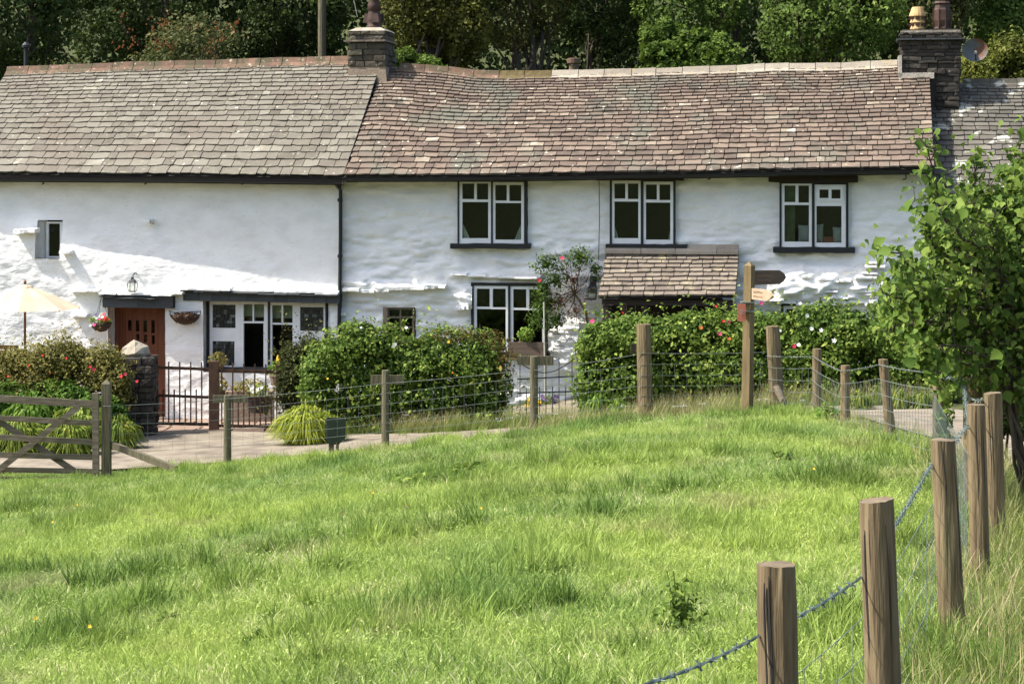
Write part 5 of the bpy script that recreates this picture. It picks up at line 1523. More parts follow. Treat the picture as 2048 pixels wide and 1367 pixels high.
part('strut', MB().tube([sa, sb], .05, 10), M['rail_wood'], fB)
def side(i, dz, s=-1):
    px, pt, d, wp, ln, _ = posts[i]; r_ = wp / 2 * d / FPX
    return PT[i] + np.array([s * r_ * .95, -r_ * .35, -dz])
# barbed strand: measured heights below each post top
bz = [.40, .10, .07, .06, .05, .06, .12, .42, .14, .085, .19]
bp = [side(i, bz[i]) for i in (0, 1, 2, 3, 4)] + [side(5, .02), PT[7] + np.array([-.06, -.03, -.12]), side(8, .11), side(9, .26), side(10, .21)]
end = P(1290, 1367, 5.3); end2 = P(900, 1700, 4.4)
bp += [end, end2]
mb = MB(); barbed(mb, bp[:5], .004, .01, sp=.3); part('wire', mb, M['wire'], fB)
mb = MB(); barbed(mb, bp[4:], .0031, .012, sp=.085, barb=.018, tw=.10); part('barbed_wire', mb, M['galv'], fB)
mb = MB(); lp = [side(5, .02, 1), P(1925, 775, 14.3), P(1935, 795, 14), side(6, .05)]
barbed(mb, [P(1900, 750, 14.9), P(1918, 768, 14.6), P(1930, 790, 14.2), P(1950, 801, 13.8), P(1966, 800, 13.35)], .004, .0, sp=.09); part('barbed_wire', mb, M['wire'], fB, label='loose loop of barbed wire round the posts')
for dz in (.17, .33, .48, .62, .76):
    q = [PT[i] + np.array([-.07, -.02, -bz[i] - dz + .02]) for i in (0, 1, 2, 3, 4)]
    mb = MB(); wire_run(mb, q, .0032, .015); part('wire', mb, M['wire'], fB)
    q = [PT[4] + np.array([-.07, -.02, -.05 - dz]), PT[7] + np.array([-.06, -.03, -.12 - dz]), side(8, .13 + dz), side(9, .26 + dz * .85), side(10, .28 + dz * .8), end - (0, 0, dz * .8), end2 - (0, 0, dz * .8)]
    mb = MB(); wire_run(mb, q, .0016, .006); part('wire', mb, M['galv'], fB)
mb = MB()
q0 = [PT[i] + np.array([-.07, -.02, -bz[i] - .15]) for i in (0, 1, 2, 3, 4)]
for a, b in zip(q0[:-1], q0[1:]):
    k = int(np.linalg.norm(b - a) / .15)
    for i in range(k): q = a + (b - a) * (i + .5) / k; mb.tube([q - (0, 0, .62), q], .0018, 4, cap=False)
q0 = [PT[4] + np.array([-.07, -.02, -.22]), PT[7] + np.array([-.06, -.03, -.29]), side(8, .3), side(9, .41), side(10, .42), end - (0, 0, .14), end2 - (0, 0, .14)]
for a, b in zip(q0[:-1], q0[1:]):
    k = int(np.linalg.norm(b - a) / .15)
    for i in range(k): q = a + (b - a) * (i + .5) / k; mb.tube([q - (0, 0, .6), q], .0013, 4, cap=False)
part('wire_netting', mb, M['galv'], fB, kind='stuff')
# ivy on the post
iv = thing('ivy', 'ivy climbing the fence post under the leafy tree', 'ivy', (PT[4][0], 18.9, PT[4][2] - 1.1), 'W')
foliage('leaves', [(PT[4][0] + .03, 18.95, PT[4][2] - .25 - .22 * k, .10, .12, .14) for k in range(5)], 800, .04, M['leaf_rose'], iv, shell=1.0, tint=(.1, .6), big=True, aspect=.9)

# five-bar gate
d = 28.3
gt = thing('field_gate', 'weathered grey wooden five-bar gate at the left edge of the meadow', 'gate', (P(60, 0, d)[0], d, P(60, 965, d)[2]), 'W')
for (ya, yb_, th) in ((797, 808, .10), (836, 846, .075), (874, 884, .075), (905, 914, .075), (935, 942, .07), (958, 957, .06)):
    part('rail', MB().bar(P(-170, ya - 10 if ya < 900 else ya, d), P(190, yb_, d), th, .03, tint=random.random()), M['rail_wood'], gt)
part('stile', MB().bar(P(192, 966, d - .02), P(191, 786, d - .02), .09, .06, up=(1, 0, 0)), M['rail_wood'], gt)
part('brace', MB().bar(P(-10, 945, d - .045), P(158, 812, d - .045), .085, .03), M['rail_wood'], gt)
part('brace', MB().bar(P(-80, 790, d + .045), P(180, 962, d + .045), .085, .03, tint=.2), M['rail_wood'], gt)
part('brace', MB().bar(P(-10, 945, d - .045), P(-170, 850, d - .045), .085, .03), M['rail_wood'], gt)
tp = P(213, 757, 28.5); zb_ = tz(tp[0], 28.5) - .1; r_ = .062
mb = MB().box(tp[0] - r_, tp[0] + r_, 28.44, 28.56, zb_, tp[2] - .07)
mb.add([(tp[0] - r_, 28.44, tp[2] - .07), (tp[0] + r_, 28.44, tp[2] - .07), (tp[0] + r_, 28.56, tp[2] - .07), (tp[0] - r_, 28.56, tp[2] - .07), (tp[0], 28.5, tp[2])], [(0, 1, 4), (1, 2, 4), (2, 3, 4), (3, 0, 4)])
gp = thing('gate_post', 'square weathered post with a pointed top hanging the five-bar gate', 'gate post', (tp[0], 28.5, zb_ + .1), 'W')
part('post', mb, M['post_grey'], gp)
part('strut', MB().bar(P(222, 888, 28.5), P(352, 938, 27.9), .09, .07), M['post_grey'], gp)
mb = MB(); mb.tube([P(206, 812, 28.42), P(222, 812, 28.42)], .006, 5); part('wire_wrap', mb, M['wire'], gp)

# signpost
d = 26.5; c = P(1499, 522, d); zb_ = tz(c[0], d) - .1
sg = thing('signpost', 'tall wooden footpath signpost with two pointed boards and a small red plate', 'signpost', (c[0], d, zb_ + .1), 'W')
r_ = .054; z1 = c[2] - .06; rot = Matrix.Rotation(R(54), 3, 'Z')
mb = MB(); vs = []
for z_, k in ((zb_, 1.1), (z1, 1.0)):
    for sx, sy in ((-1, -1), (1, -1), (1, 1), (-1, 1)):
        q = rot @ Vector((sx * r_ * k, sy * r_ * k, 0)); ln_ = -.035 if z_ == zb_ else 0
        vs.append((c[0] + q.x + ln_, d + q.y, z_))
vs.append((c[0], d, c[2] + .0))
mb.add(vs, [(0, 1, 5, 4), (1, 2, 6, 5), (2, 3, 7, 6), (3, 0, 4, 7), (4, 5, 8), (5, 6, 8), (6, 7, 8), (7, 4, 8)])
part('post', mb, M['sign_wood'], sg)
def finger(p0, p1, hgt, m, lett, tipf=.12, th=.035):
    p0, p1 = np.array(p0), np.array(p1); dv = p1 - p0; L_ = np.linalg.norm(dv); dx = dv / L_
    up = np.array([0, 0, 1.]); up -= dx * up.dot(dx); up /= np.linalg.norm(up); nrm = np.cross(dx, up)
    if nrm[1] > 0: nrm = -nrm
    pts = [(0, -.5), (L_ - tipf, -.5), (L_ - tipf * .35, -.28), (L_, 0), (L_ - tipf * .35, .28), (L_ - tipf, .5), (0, .5)]
    vs = [p0 + dx * a + up * b * hgt + nrm * th / 2 for a, b in pts] + [p0 + dx * a + up * b * hgt - nrm * th / 2 for a, b in pts]
    n = 7; mb = MB().add(vs, [tuple(range(n)), tuple(range(2 * n - 1, n - 1, -1))] + [((i + 1) % n, i, n + i, n + (i + 1) % n) for i in range(n)])
    b = part('finger_board', mb, m, sg)
    # two lines of small carved strokes, unreadable in the photograph too
    mb = MB()
    for row, (a0, a1) in lett:
        x_ = a0
        while x_ < a1:
            w_ = random.uniform(.012, .022); q = p0 + dx * x_ + up * row * hgt + nrm * (th / 2 + .003)
            mb.bar(q - up * hgt * .07, q + up * hgt * .07, .005, .003, up=dx)
            mb.bar(q - up * hgt * .07 * random.choice((-1, 0, 1)), q + dx * w_ - up * hgt * .07 * random.choice((-1, 0, 1)) + up * 1e-4, .005, .003, up=up)
            x_ += w_ + .01
    part('carved_letters', mb, M['letters'], b)
finger(P(1505, 555, d + .02), P(1571, 554, d + .35), .19, M['board_dark'], [(.12, (.08, .34)), (-.2, (.08, .3))])
finger(P(1505, 587, d - .06), P(1546, 592, d - .55), .145, M['board_pale'], [(.2, (.06, .3)), (-.2, (.06, .3))], .15)
a = P(1475, 642, d - .08); b = P(1489, 607, d - .05)
pl = part('plate', MB().box(a[0], b[0] + .01, d - .1, d - .09, a[2], b[2]), M['red_plate'], sg, label='small red notice plate')
mb = MB()
for k, (yy, w0, w1) in enumerate(((619, 1478, 1486), (622, 1479, 1487), (625, 1478, 1485), (628, 1480, 1487))):
    q0, q1 = P(w0, yy, d - .105), P(w1, yy, d - .105); mb.bar(q0, q1, .008, .003)
part('plate_text', mb, M['grey_print'], pl)
mb = MB()
for z_ in (604, 622): q = P(1494, z_, d); mb.box(q[0] - .085, q[0] + .085, d - .09, d + .09, q[2] - .008, q[2] + .008)
part('strap', mb, M['galv'], sg)

# dark shield-shaped board
d = 28.9; z_ = lambda py: P(0, py, d)[2]; X = lambda px: P(px, 0, d)[0]
sh = thing('notice_board', 'back of a dark green shield-shaped board on a stub post by the lane', 'sign', (X(668), d, tz(X(668), d)), 'W')
part('panel', MB().prism([(X(651), z_(838)), (X(651), z_(876)), (X(659), z_(888)), (X(678), z_(888)), (X(691), z_(875)), (X(692), z_(838)), (X(685), z_(835)), (X(656), z_(834))], d - .03, d + .01), M['flag_green'], sh)
part('post', MB().box(X(657), X(667), d + .012, d + .08, tz(X(662), d) - .1, z_(850)), M['post_grey'], sh)
part('post', MB().box(X(672), X(677), d + .012, d + .06, tz(X(662), d) - .1, z_(850)), M['post_grey'], sh)

# utility pole and cable behind the roof
c = P(645, 0, 47); zb_ = tz(c[0], 47)
t = thing('utility_pole', 'slim weathered wooden pole rising behind the left cottage ridge', 'utility pole', (c[0], 47, zb_), 'W')
part('pole', MB().tube([(c[0], 47, zb_ - .2), (c[0] - .02, 47, zb_ + 12)], [.11, .085], 12), M['post_grey'], t)
mb = MB(); wire_run(mb, [np.array([c[0], 47, zb_ + 11.5]), P(715, 35, 42)], .008, .3); part('cable', mb, M['iron'], t)

# ================================================================ TREES
# leafy young tree at right, in front of the lane
ht = thing('hazel_tree', 'leafy young hazel with big toothed leaves over the fence at right', 'tree', (P(2020, 0, 14.8)[0], 14.8, tz(P(2020, 0, 14.8)[0], 14.8)), 'W')
hb_ = np.array([P(2062, 0, 14.8)[0], 14.8, tz(3.7, 14.8) - .05])
stemdef = [((2000, 620), (1885, 430), (1852, 292)), ((2010, 600), (1950, 420), (1946, 312)), ((2040, 560), (2035, 400), (2043, 272)), ((1985, 640), (1860, 540), (1770, 505)), ((1990, 660), (1850, 600), (1765, 585)),
           ((1995, 690), (1880, 640), (1775, 660)), ((2000, 720), (1900, 690), (1820, 700)), ((2010, 560), (1930, 480), (1880, 420)), ((2030, 640), (1980, 520), (1990, 430)), ((2060, 600), (2080, 450), (2060, 380)),
           ((2080, 700), (2120, 560), (2140, 420)), ((2020, 700), (1990, 640), (1940, 560)), ((2040, 720), (2070, 680), (2100, 600)), ((1990, 600), (1920, 420), (1830, 400)), ((2000, 740), (1930, 730), (1880, 745)), ((2050, 800), (2080, 760), (2120, 740)),
           ((1985, 680), (1890, 590), (1830, 560)), ((2000, 650), (1890, 500), (1850, 450))]
mb = MB(); lp_, ln_, = [], []
for sd in stemdef:
    dd = random.uniform(-.8, .7)
    pts = [hb_] + [P(x_, y_, 14.6 + dd * (k + 1) / 3) for k, (x_, y_) in enumerate(sd)]
    fine = []
    for i in range(3):
        for s in np.linspace(0, 1, 5)[:-1]:
            fine.append(pts[i] + (pts[i + 1] - pts[i]) * s + rng.normal(size=3) * .02)
    fine.append(pts[-1])
    mb.tube(fine, [.011 * (1 - i / len(fine)) + .004 for i in range(len(fine))], 6, tint=random.random())
    # side twigs bearing leaves
    F_ = np.array(fine)
    for j in range(3, len(F_)):
        for q in range(5):
            td = rng.normal(size=3); td /= np.linalg.norm(td); td[2] += .1
            spread = .34 if j < 9 else .13
            e = F_[j] + td * random.uniform(.3, 1) * spread
            if q < 3: mb.tube([F_[j], e], [.005, .002], 4, cap=False)
            for _ in range(4):
                lp_.append(F_[j] + (e - F_[j]) * random.uniform(.3, 1.1) + rng.normal(size=3) * .05)
lp_ = np.array(lp_)
part('stem', mb, M['bark'], ht)
extra_pos, _, _ = blob_points([PB(1850, 640, 14.8, 80, 80, .45), PB(1840, 700, 14.8, 60, 40, .4), PB(1900, 700, 14.8, 70, 50, .4), PB(1800, 640, 14.8, 40, 60, .4), PB(1930, 560, 14.8, 90, 90, .5), PB(2010, 500, 14.8, 80, 100, .5), PB(1990, 660, 14.8, 90, 80, .5), PB(1885, 480, 14.8, 40, 60, .3), PB(1810, 560, 14.8, 45, 50, .3), PB(2080, 560, 14.8, 90, 140, .5), PB(1960, 400, 14.9, 45, 50, .3), PB(2030, 380, 14.9, 40, 60, .3)], 7600, 1.0, .7, 3.5)
allp = np.concatenate([lp_, extra_pos])
cen = P(1960, 600, 14.8)
nr = (allp - cen) * [.4, .4, .2] + unit(len(allp)) * .75 + np.array([-.25, -.25, .7]); nr /= np.linalg.norm(nr, axis=1, keepdims=True)
szs = .046 * np.exp(rng.normal(size=len(allp)) * .36)
tn = np.clip(rng.random(len(allp)) * .95, 0, 1)
order = np.argsort(allp[:, 1] - szs * 10)   # the nearest, largest leaves become parts of their own
bigi = order[:300]; rest = order[300:]
for i in bigi:
    sl_ = slice(i, i + 1)
    me = leaf_mesh('leaf', np.zeros((1, 3)), nr[sl_], szs[sl_], tn[sl_], .95, .5, big=True)
    o = link('leaf', me, M['leaf_hazel'], ht); o.location = allp[i] - BASE[ht]
o = link('leaves', leaf_mesh('leaves', allp[rest], nr[rest], szs[rest], tn[rest], .85, .5, base=BASE[ht], big=True), M['leaf_hazel'], ht); props(o, kind='stuff')
# dark understorey behind the hazel
shrub('holly_bush', 'dark dense bush in shade behind the hazel at the right edge', 'bush', [PB(2010, 740, 17.5, 60, 80, .5), PB(2070, 680, 17.5, 80, 120, .6), PB(1990, 820, 17.5, 34, 60, .4), PB(2060, 820, 17.5, 70, 60, .5)], 9000, .06, 'leaf_wood_dark', 14, tint=(.1, .5))

def tree(name, label, px, d, blobs, n, size, leaf, tr=.14, group='trees on the wooded bank', extra=(), **kw):
    x = P(px, 0, d)[0]; zb_ = tz(x, d)
    t = thing(name, label, 'tree' if name != 'shrub' else 'shrub', (x, d, zb_), 'W', group)
    B = np.array(blobs); topz = B[:, 2].max()
    mb = MB(); mb.tube([(x, d, zb_ - .2), (x + .1, d, zb_ + (topz - zb_) * .5), (x, d, topz)], [tr, tr * .7, tr * .2], 9)
    branches(mb, (x + .05, d, zb_ + (topz - zb_) * .4), [np.array(b[:3]) + rng.normal(size=3) * .3 for b in blobs for _ in range(2)], tr * .4, n=6)
    part('trunk', mb, M['bark'], t)
    foliage('crown', blobs, n, size, M[leaf], t, **kw)
    for nm, bl, n_, s_, lm, kk in extra: foliage(nm, bl, n_, s_, M[lm], t, **kk)
    return t
def crown(px, py, d, rx, rz, k=5, sp=.6):
    """several lobes round a centre, in photo pixels"""
    out = []
    for i in range(k):
        out.append(PB(px + random.uniform(-1, 1) * rx * sp, py + random.uniform(-1, 1) * rz * sp, d + random.uniform(-1, .8), rx * random.uniform(.42, .62), rz * random.uniform(.42, .62), None))
    return out
TR = [
    ('dark_tree', 'dark broad-leaved tree filling the top left corner behind the flue', 60, 46, (70, -20, 190, 200, 8), 26000, .12, 'leaf_wood_dark', {}),
    ('dark_tree', 'dark ivy-covered tree around the slim pole', 560, 49, (560, -10, 170, 190, 8), 24000, .11, 'leaf_wood_dark', {}),
    ('olive_tree', 'olive-yellow dense tree right of the square chimney', 860, 45, (860, -20, 120, 180, 8), 26000, .09, 'leaf_wood_olive', {}),
    ('olive_tree', 'dull olive tree with drooping sprays at top middle', 1060, 47, (1050, -40, 150, 150, 8), 22000, .10, 'leaf_wood_brown', {}),
    ('dark_tree', 'very dark tree above the clay pot stub', 1180, 50, (1180, -10, 150, 190, 8), 24000, .10, 'leaf_wood_dark', {}),
    ('green_tree', 'mid-green tree with pale trunks left of the brown pot', 1430, 49, (1440, -40, 150, 170, 8), 24000, .10, 'leaf_wood_mid', {}),
    ('green_tree', 'mid-green tree behind the cream chimney pot', 1640, 46, (1650, -20, 150, 180, 8), 26000, .10, 'leaf_wood_mid', {}),
    ('green_tree', 'dull green tree above the round dish', 1880, 47, (1860, -30, 140, 190, 8), 24000, .10, 'leaf_wood_brown', {}),
    ('green_tree', 'leafy tree in the top right corner', 2040, 48, (2040, -20, 110, 170, 7), 18000, .10, 'leaf_wood_mid', {}),
    ('dark_tree', 'dark tree between the berried tree and the slim pole', 330, 50, (330, -40, 200, 190, 8), 24000, .11, 'leaf_wood_dark', {}),
]
for nm, lb, px, d, cr_, n_, s_, lf, kw in TR:
    tree(nm, lb, px, d, crown(*cr_[:2], d, cr_[2], cr_[3], cr_[4]), n_, s_, lf, tint=(.0, .5), clump=.35, cs=1.3, up=.3, **kw)
tree('rowan_tree', 'straggly tree with orange berry clusters behind the left ridge', 390, 43.5, crown(360, 105, 43.5, 125, 75, 9) + [PB(150, 148, 43, 60, 26)], 14000, .085, 'leaf_rowan', tint=(.0, .65), clump=.95, cs=2.6, shell=1.1,
     extra=[('berries', crown(360, 90, 43.3, 125, 75, 6), 420, .06, 'leaf_orange_', dict(shell=1, tint=(.3, .7)))] if False else ())
for k in range(46):
    px = random.uniform(240, 490); py = random.uniform(35, 130)
    pass
b_ = bpy.data.objects['rowan_tree']
for k in range(26):
    q = P(random.choice((random.uniform(235, 270), random.uniform(300, 345), random.uniform(390, 500))), random.uniform(28, 115), 42.2)
    mb = MB()
    for j in range(6):
        e = q + rng.normal(size=3) * .07; mb.tube([e - (0, 0, .015), e + (0, 0, .015)], .018, 5)
    part('berry_cluster', mb, M['berry'], b_)
shrub('green_bush', 'bright green bush just above the ridge, right of the clay pot stub', 'bush', [PB(1310, 105, 42.5, 40, 30, .6), PB(1360, 95, 42.6, 45, 40, .6), PB(1420, 110, 42.5, 60, 36, .6), PB(1350, 140, 42.4, 80, 30, .6), PB(1440, 140, 42.4, 60, 25, .6), PB(1300, 70, 42.6, 24, 20, .4), PB(1335, 62, 42.7, 22, 26, .4), PB(1400, 72, 42.7, 26, 18, .4), PB(1445, 92, 42.6, 24, 22, .4)], 9000, .09, 'leaf_wood_bright', 8, clump=.8, shell=.9, cs=3, tint=(0, .5))
shrub('yellow_bush', 'yellow-green flowering bush under the round dish', 'bush', [PB(1960, 140, 41.5, 60, 34, .6), PB(2020, 110, 41.6, 50, 50, .6), PB(2060, 150, 41.5, 50, 40, .6), PB(1950, 165, 41.4, 50, 20, .5)], 8000, .07, 'leaf_yellow', 8, clump=.8, shell=.9, cs=3, tint=(.0, .6))
shrub('green_bush', 'small green bush right beside the square chimney', 'bush', [PB(810, 118, 42.5, 34, 22, .5), PB(850, 130, 42.5, 40, 22, .5)], 3500, .07, 'leaf_wood_bright', 5, clump=.8, shell=.9, cs=3, tint=(.0, .5))
foliage('woodland', [( x, 56 + (i % 3), tz(x, 57) + 3.5 + (i % 2) * 1.8, 2.6, 1.6, 4.0) for i, x in enumerate(np.arange(-22, 23, 2.2))], 90000, .2, M['leaf_wood_dark'], None, kind='stuff', label='dark mass of woodland on the bank behind the trees', tint=(.0, .4), clump=.3, cs=.8)
foliage('undergrowth', [(x, 44.5 + (i % 3) * .8, tz(x, 45) + .8, 1.5, .9, 1.2) for i, x in enumerate(np.arange(-16, 17, 1.6))], 30000, .11, M['leaf_wood_dark'], None, kind='stuff', label='dark undergrowth at the foot of the wooded bank', tint=(.0, .5), clump=.3, cs=1.2)

# ================================================================ MEADOW GRASS (geometry nodes on one object: nobody could count it)
def tuft(name, n, rad, h, wd, m, lean=.5, tint=(.2, .9), seed=0, heads=0, headm=None):
    r = random.Random(seed); v, f, t = [], [], []
    for i in range(n):
        a = r.uniform(0, 6.283); q = rad * math.sqrt(r.random()); x, y_ = q * math.cos(a), q * math.sin(a)
        hh = h * r.uniform(.55, 1.15); la = r.uniform(0, 6.283); ll = hh * r.uniform(.1, lean)
        bx, by = ll * math.cos(la) + hh * .05, ll * math.sin(la)
        sa_ = r.uniform(0, 3.14); sx, sy = math.cos(sa_), math.sin(sa_); w_ = wd * r.uniform(.6, 1.3); tn_ = r.uniform(*tint); st = len(v)
        isH = i < heads
        if isH: hh *= 1.35; w_ *= .6; tn_ = 1.0
        for j, s in enumerate((0, .45, .8, 1)):
            ww = w_ * (1, .85, .5, .08)[j] / 2
            if isH: ww = w_ * (.5, .5, 1.9, .3)[j] / 2
            px_, py_, pz = x + bx * s * s, y_ + by * s * s, hh * (s - .12 * s * s * ll / hh * 2)
            v += [(px_ - sx * ww, py_ - sy * ww, pz), (px_ + sx * ww, py_ + sy * ww, pz)]; t += [tn_, tn_]
            if j: f.append((st + 2 * j - 2, st + 2 * j - 1, st + 2 * j + 1, st + 2 * j))
    me = np_mesh(name, np.array(v), f, np.array(t)); me.materials.append(m)
    return bpy.data.objects.new(name, me)

def grass_mat(name, ramp, patches, transl=.35):
    m = bpy.data.materials.new(name); m.use_nodes = True
    t = m.node_tree; N = t.nodes; L = t.links; b = N["Principled BSDF"]; out = N["Material Output"]
    pos = N.new("ShaderNodeNewGeometry").outputs["Position"]
    at = N.new("ShaderNodeAttribute"); at.attribute_name = "tint"
    cr = N.new("ShaderNodeValToRGB")
    while len(cr.color_ramp.elements) < len(ramp): cr.color_ramp.elements.new(.5)
    for e, (p, c) in zip(cr.color_ramp.elements, ramp): e.position = p; e.color = (*c, 1)
    nz = N.new("ShaderNodeTexNoise"); nz.inputs["Scale"].default_value = 1.7; nz.inputs["Detail"].default_value = 5; L.new(pos, nz.inputs["Vector"])
    mr = N.new("ShaderNodeMapRange"); mr.inputs[1].default_value = .3; mr.inputs[2].default_value = .7; mr.inputs[3].default_value = -.28; mr.inputs[4].default_value = .28
    L.new(nz.outputs[0], mr.inputs[0])
    ad = N.new("ShaderNodeMath"); ad.operation = 'ADD'; ad.use_clamp = True; L.new(at.outputs["Fac"], ad.inputs[0]); L.new(mr.outputs[0], ad.inputs[1])
    L.new(ad.outputs[0], cr.inputs[0]); colr = cr.outputs[0]
    for (sc_, lo, hi, c, fac, off) in patches:
        mp = N.new("ShaderNodeMapping"); mp.inputs["Location"].default_value = (off, off * .7, 0); L.new(pos, mp.inputs[0])
        n2 = N.new("ShaderNodeTexNoise"); n2.inputs["Scale"].default_value = sc_; n2.inputs["Detail"].default_value = 3; L.new(mp.outputs[0], n2.inputs["Vector"])
        r2 = N.new("ShaderNodeMapRange"); r2.inputs[1].default_value = lo; r2.inputs[2].default_value = hi; r2.inputs[4].default_value = fac; L.new(n2.outputs[0], r2.inputs[0])
        m2 = N.new("ShaderNodeMix"); m2.data_type = 'RGBA'; m2.inputs[7].default_value = (*c, 1); L.new(r2.outputs[0], m2.inputs[0]); L.new(colr, m2.inputs[6]); colr = m2.outputs[2]
    L.new(colr, b.inputs["Base Color"]); b.inputs["Roughness"].default_value = .55; b.inputs["Specular IOR Level"].default_value = .2
    tr = N.new("ShaderNodeBsdfTranslucent"); L.new(colr, tr.inputs[0]); ms = N.new("ShaderNodeMixShader"); ms.inputs[0].default_value = transl
    L.new(b.outputs[0], ms.inputs[1]); L.new(tr.outputs[0], ms.inputs[2]); L.new(ms.outputs[0], out.inputs[0])
    return m
M['grass'] = grass_mat('meadow_grass', [(0, (.085, .15, .028)), (.3, (.195, .295, .058)), (.65, (.305, .41, .098)), (.93, (.43, .51, .18)), (1, (.62, .58, .35))],
                       [(.35, .42, .62, (.44, .54, .12), .6, 0), (.5, .50, .66, (.16, .27, .075), .5, 31), (.9, .58, .70, (.38, .35, .17), .5, 77)])
M['grass_tall'] = grass_mat('verge_grass', [(0, (.06, .10, .018)), (.35, (.14, .215, .038)), (.78, (.25, .31, .075)), (1, (.40, .34, .18))],
                            [(.8, .5, .66, (.16, .24, .03), .7, 11)])
M['seed_head'] = flat('seed_head', (.28, .19, .11), transl=.3)

def scatter(name, pts, rotz, scl, idx, sources, label, tilt=.15):
    n = len(pts)
    me = bpy.data.meshes.new(name); me.vertices.add(n); me.vertices.foreach_set("co", np.asarray(pts, np.float32).ravel())
    ar = me.attributes.new("rot", 'FLOAT_VECTOR', 'POINT'); ar.data.foreach_set("vector", np.column_stack([rng.normal(size=n) * tilt, rng.normal(size=n) * tilt, rotz]).astype(np.float32).ravel())
    a2 = me.attributes.new("scl", 'FLOAT_VECTOR', 'POINT'); a2.data.foreach_set("vector", np.asarray(scl, np.float32).ravel())
    a3 = me.attributes.new("idx", 'INT', 'POINT'); a3.data.foreach_set("value", np.asarray(idx, np.int32))
    me.update()
    ob = bpy.data.objects.new(name, me); COL.objects.link(ob); props(ob, label=label, kind='stuff')
    ng = bpy.data.node_groups.new(name + "_nodes", 'GeometryNodeTree')
    ng.interface.new_socket("Geometry", in_out='INPUT', socket_type='NodeSocketGeometry'); ng.interface.new_socket("Geometry", in_out='OUTPUT', socket_type='NodeSocketGeometry')
    N, L = ng.nodes, ng.links
    gi, go = N.new("NodeGroupInput"), N.new("NodeGroupOutput")
    m2p = N.new("GeometryNodeMeshToPoints"); L.new(gi.outputs[0], m2p.inputs[0])
    jn = N.new("GeometryNodeJoinGeometry")
    for s in reversed(sources):
        oi = N.new("GeometryNodeObjectInfo"); oi.inputs["Object"].default_value = s; oi.inputs["As Instance"].default_value = False
        g2i = N.new("GeometryNodeGeometryToInstance"); L.new(oi.outputs["Geometry"], g2i.inputs[0]); L.new(g2i.outputs[0], jn.inputs[0])
    def attr(nm, ty):
        a = N.new("GeometryNodeInputNamedAttribute"); a.data_type = ty; a.inputs[0].default_value = nm; return a.outputs[0]
    ip = N.new("GeometryNodeInstanceOnPoints")
    L.new(m2p.outputs[0], ip.inputs["Points"]); L.new(jn.outputs[0], ip.inputs["Instance"]); ip.inputs["Pick Instance"].default_value = True
    L.new(attr("idx", 'INT'), ip.inputs["Instance Index"])
    L.new(attr("rot", 'FLOAT_VECTOR'), ip.inputs["Rotation"]); L.new(attr("scl", 'FLOAT_VECTOR'), ip.inputs["Scale"])
    L.new(ip.outputs[0], go.inputs[0])
    md = ob.modifiers.new("grass", 'NODES'); md.node_group = ng
    return ob

def inside(poly, x, y_):
    c = np.zeros(len(x), bool); n = len(poly); j = n - 1
    for i in range(n):
        xi, yi = poly[i]; xj, yj = poly[j]
        c ^= ((yi > y_) != (yj > y_)) & (x < (xj - xi) * (y_ - yi) / (yj - yi + 1e-12) + xi); j = i
    return c
T = [tuft('t', 54, .13, .08, .005, M['grass'], .8, (.25, .9), 1), tuft('t', 44, .13, .11, .0055, M['grass'], .9, (.15, .85), 2), tuft('t', 48, .13, .07, .005, M['grass'], 1.0, (.35, 1.), 3, 3), tuft('t', 38, .10, .15, .006, M['grass'], .6, (.1, .6), 4),
     tuft('t', 44, .14, .10, .0055, M['grass'], 1.2, (.3, .95), 5, 4), tuft('t', 30, .07, .22, .0085, M['grass'], .5, (.0, .4), 6)]
def herb(name, n, rad, h, m, seed):
    r_ = random.Random(seed); v, f, t = [], [], []
    for i in range(n):
        a = r_.uniform(0, 6.283); q = rad * math.sqrt(r_.random()); z_ = h * (.15 + .85 * r_.random()); l = r_.uniform(.006, .015); an = r_.uniform(0, 6.283); dz = r_.uniform(-.6, .9)
        c = np.array([q * math.cos(a), q * math.sin(a), z_]); u = np.array([math.cos(an), math.sin(an), dz]) * l; w_ = np.array([-math.sin(an), math.cos(an), r_.uniform(-.3, .3)]) * l * .32
        st = len(v); v += [c - u, c + w_, c + u, c - w_]; t += [r_.uniform(.1, .8)] * 4; f.append((st, st + 1, st + 2, st + 3))
    me = np_mesh(name, np.array(v), f, np.array(t)); me.materials.append(m)
    return bpy.data.objects.new(name, me)
T += [herb('h', 60, .14, .10, M['grass'], 21), herb('h', 50, .14, .13, M['grass'], 22)]
meadow = [(-13, 29.2), (-8, 28.9), (-5.8, 28.7), (-4.1, 29.3), (-1.8, 28.6), (.3, 28.0), (1.8, 27.4), (3.5, 27.4), (4.1, 25.8), (4.3, 22), (4.2, 18.8), (3.6, 14.5), (2.6, 10), (1.7, 6.5), (1.2, 5), (-3, 5), (-8, 14), (-13, 24)]
n = 110000
X = rng.uniform(-13, 4.5, n); Y = 5 + 24.5 * rng.random(n) ** .9
vis = (np.abs(X) < Y * .285 + .6) & (Y > 7.2)
k = inside(meadow, X, Y) & vis
X, Y = X[k], Y[k]
Z = TZ(X, Y) + (fbm(X * .9, Y * .9, 5, 3) - .5) * .10 - .015
hv = fbm(X * .8, Y * .8, 41, 3); dk = fbm(X * 1.6, Y * 1.6, 44, 2)
s = .75 + hv * .55
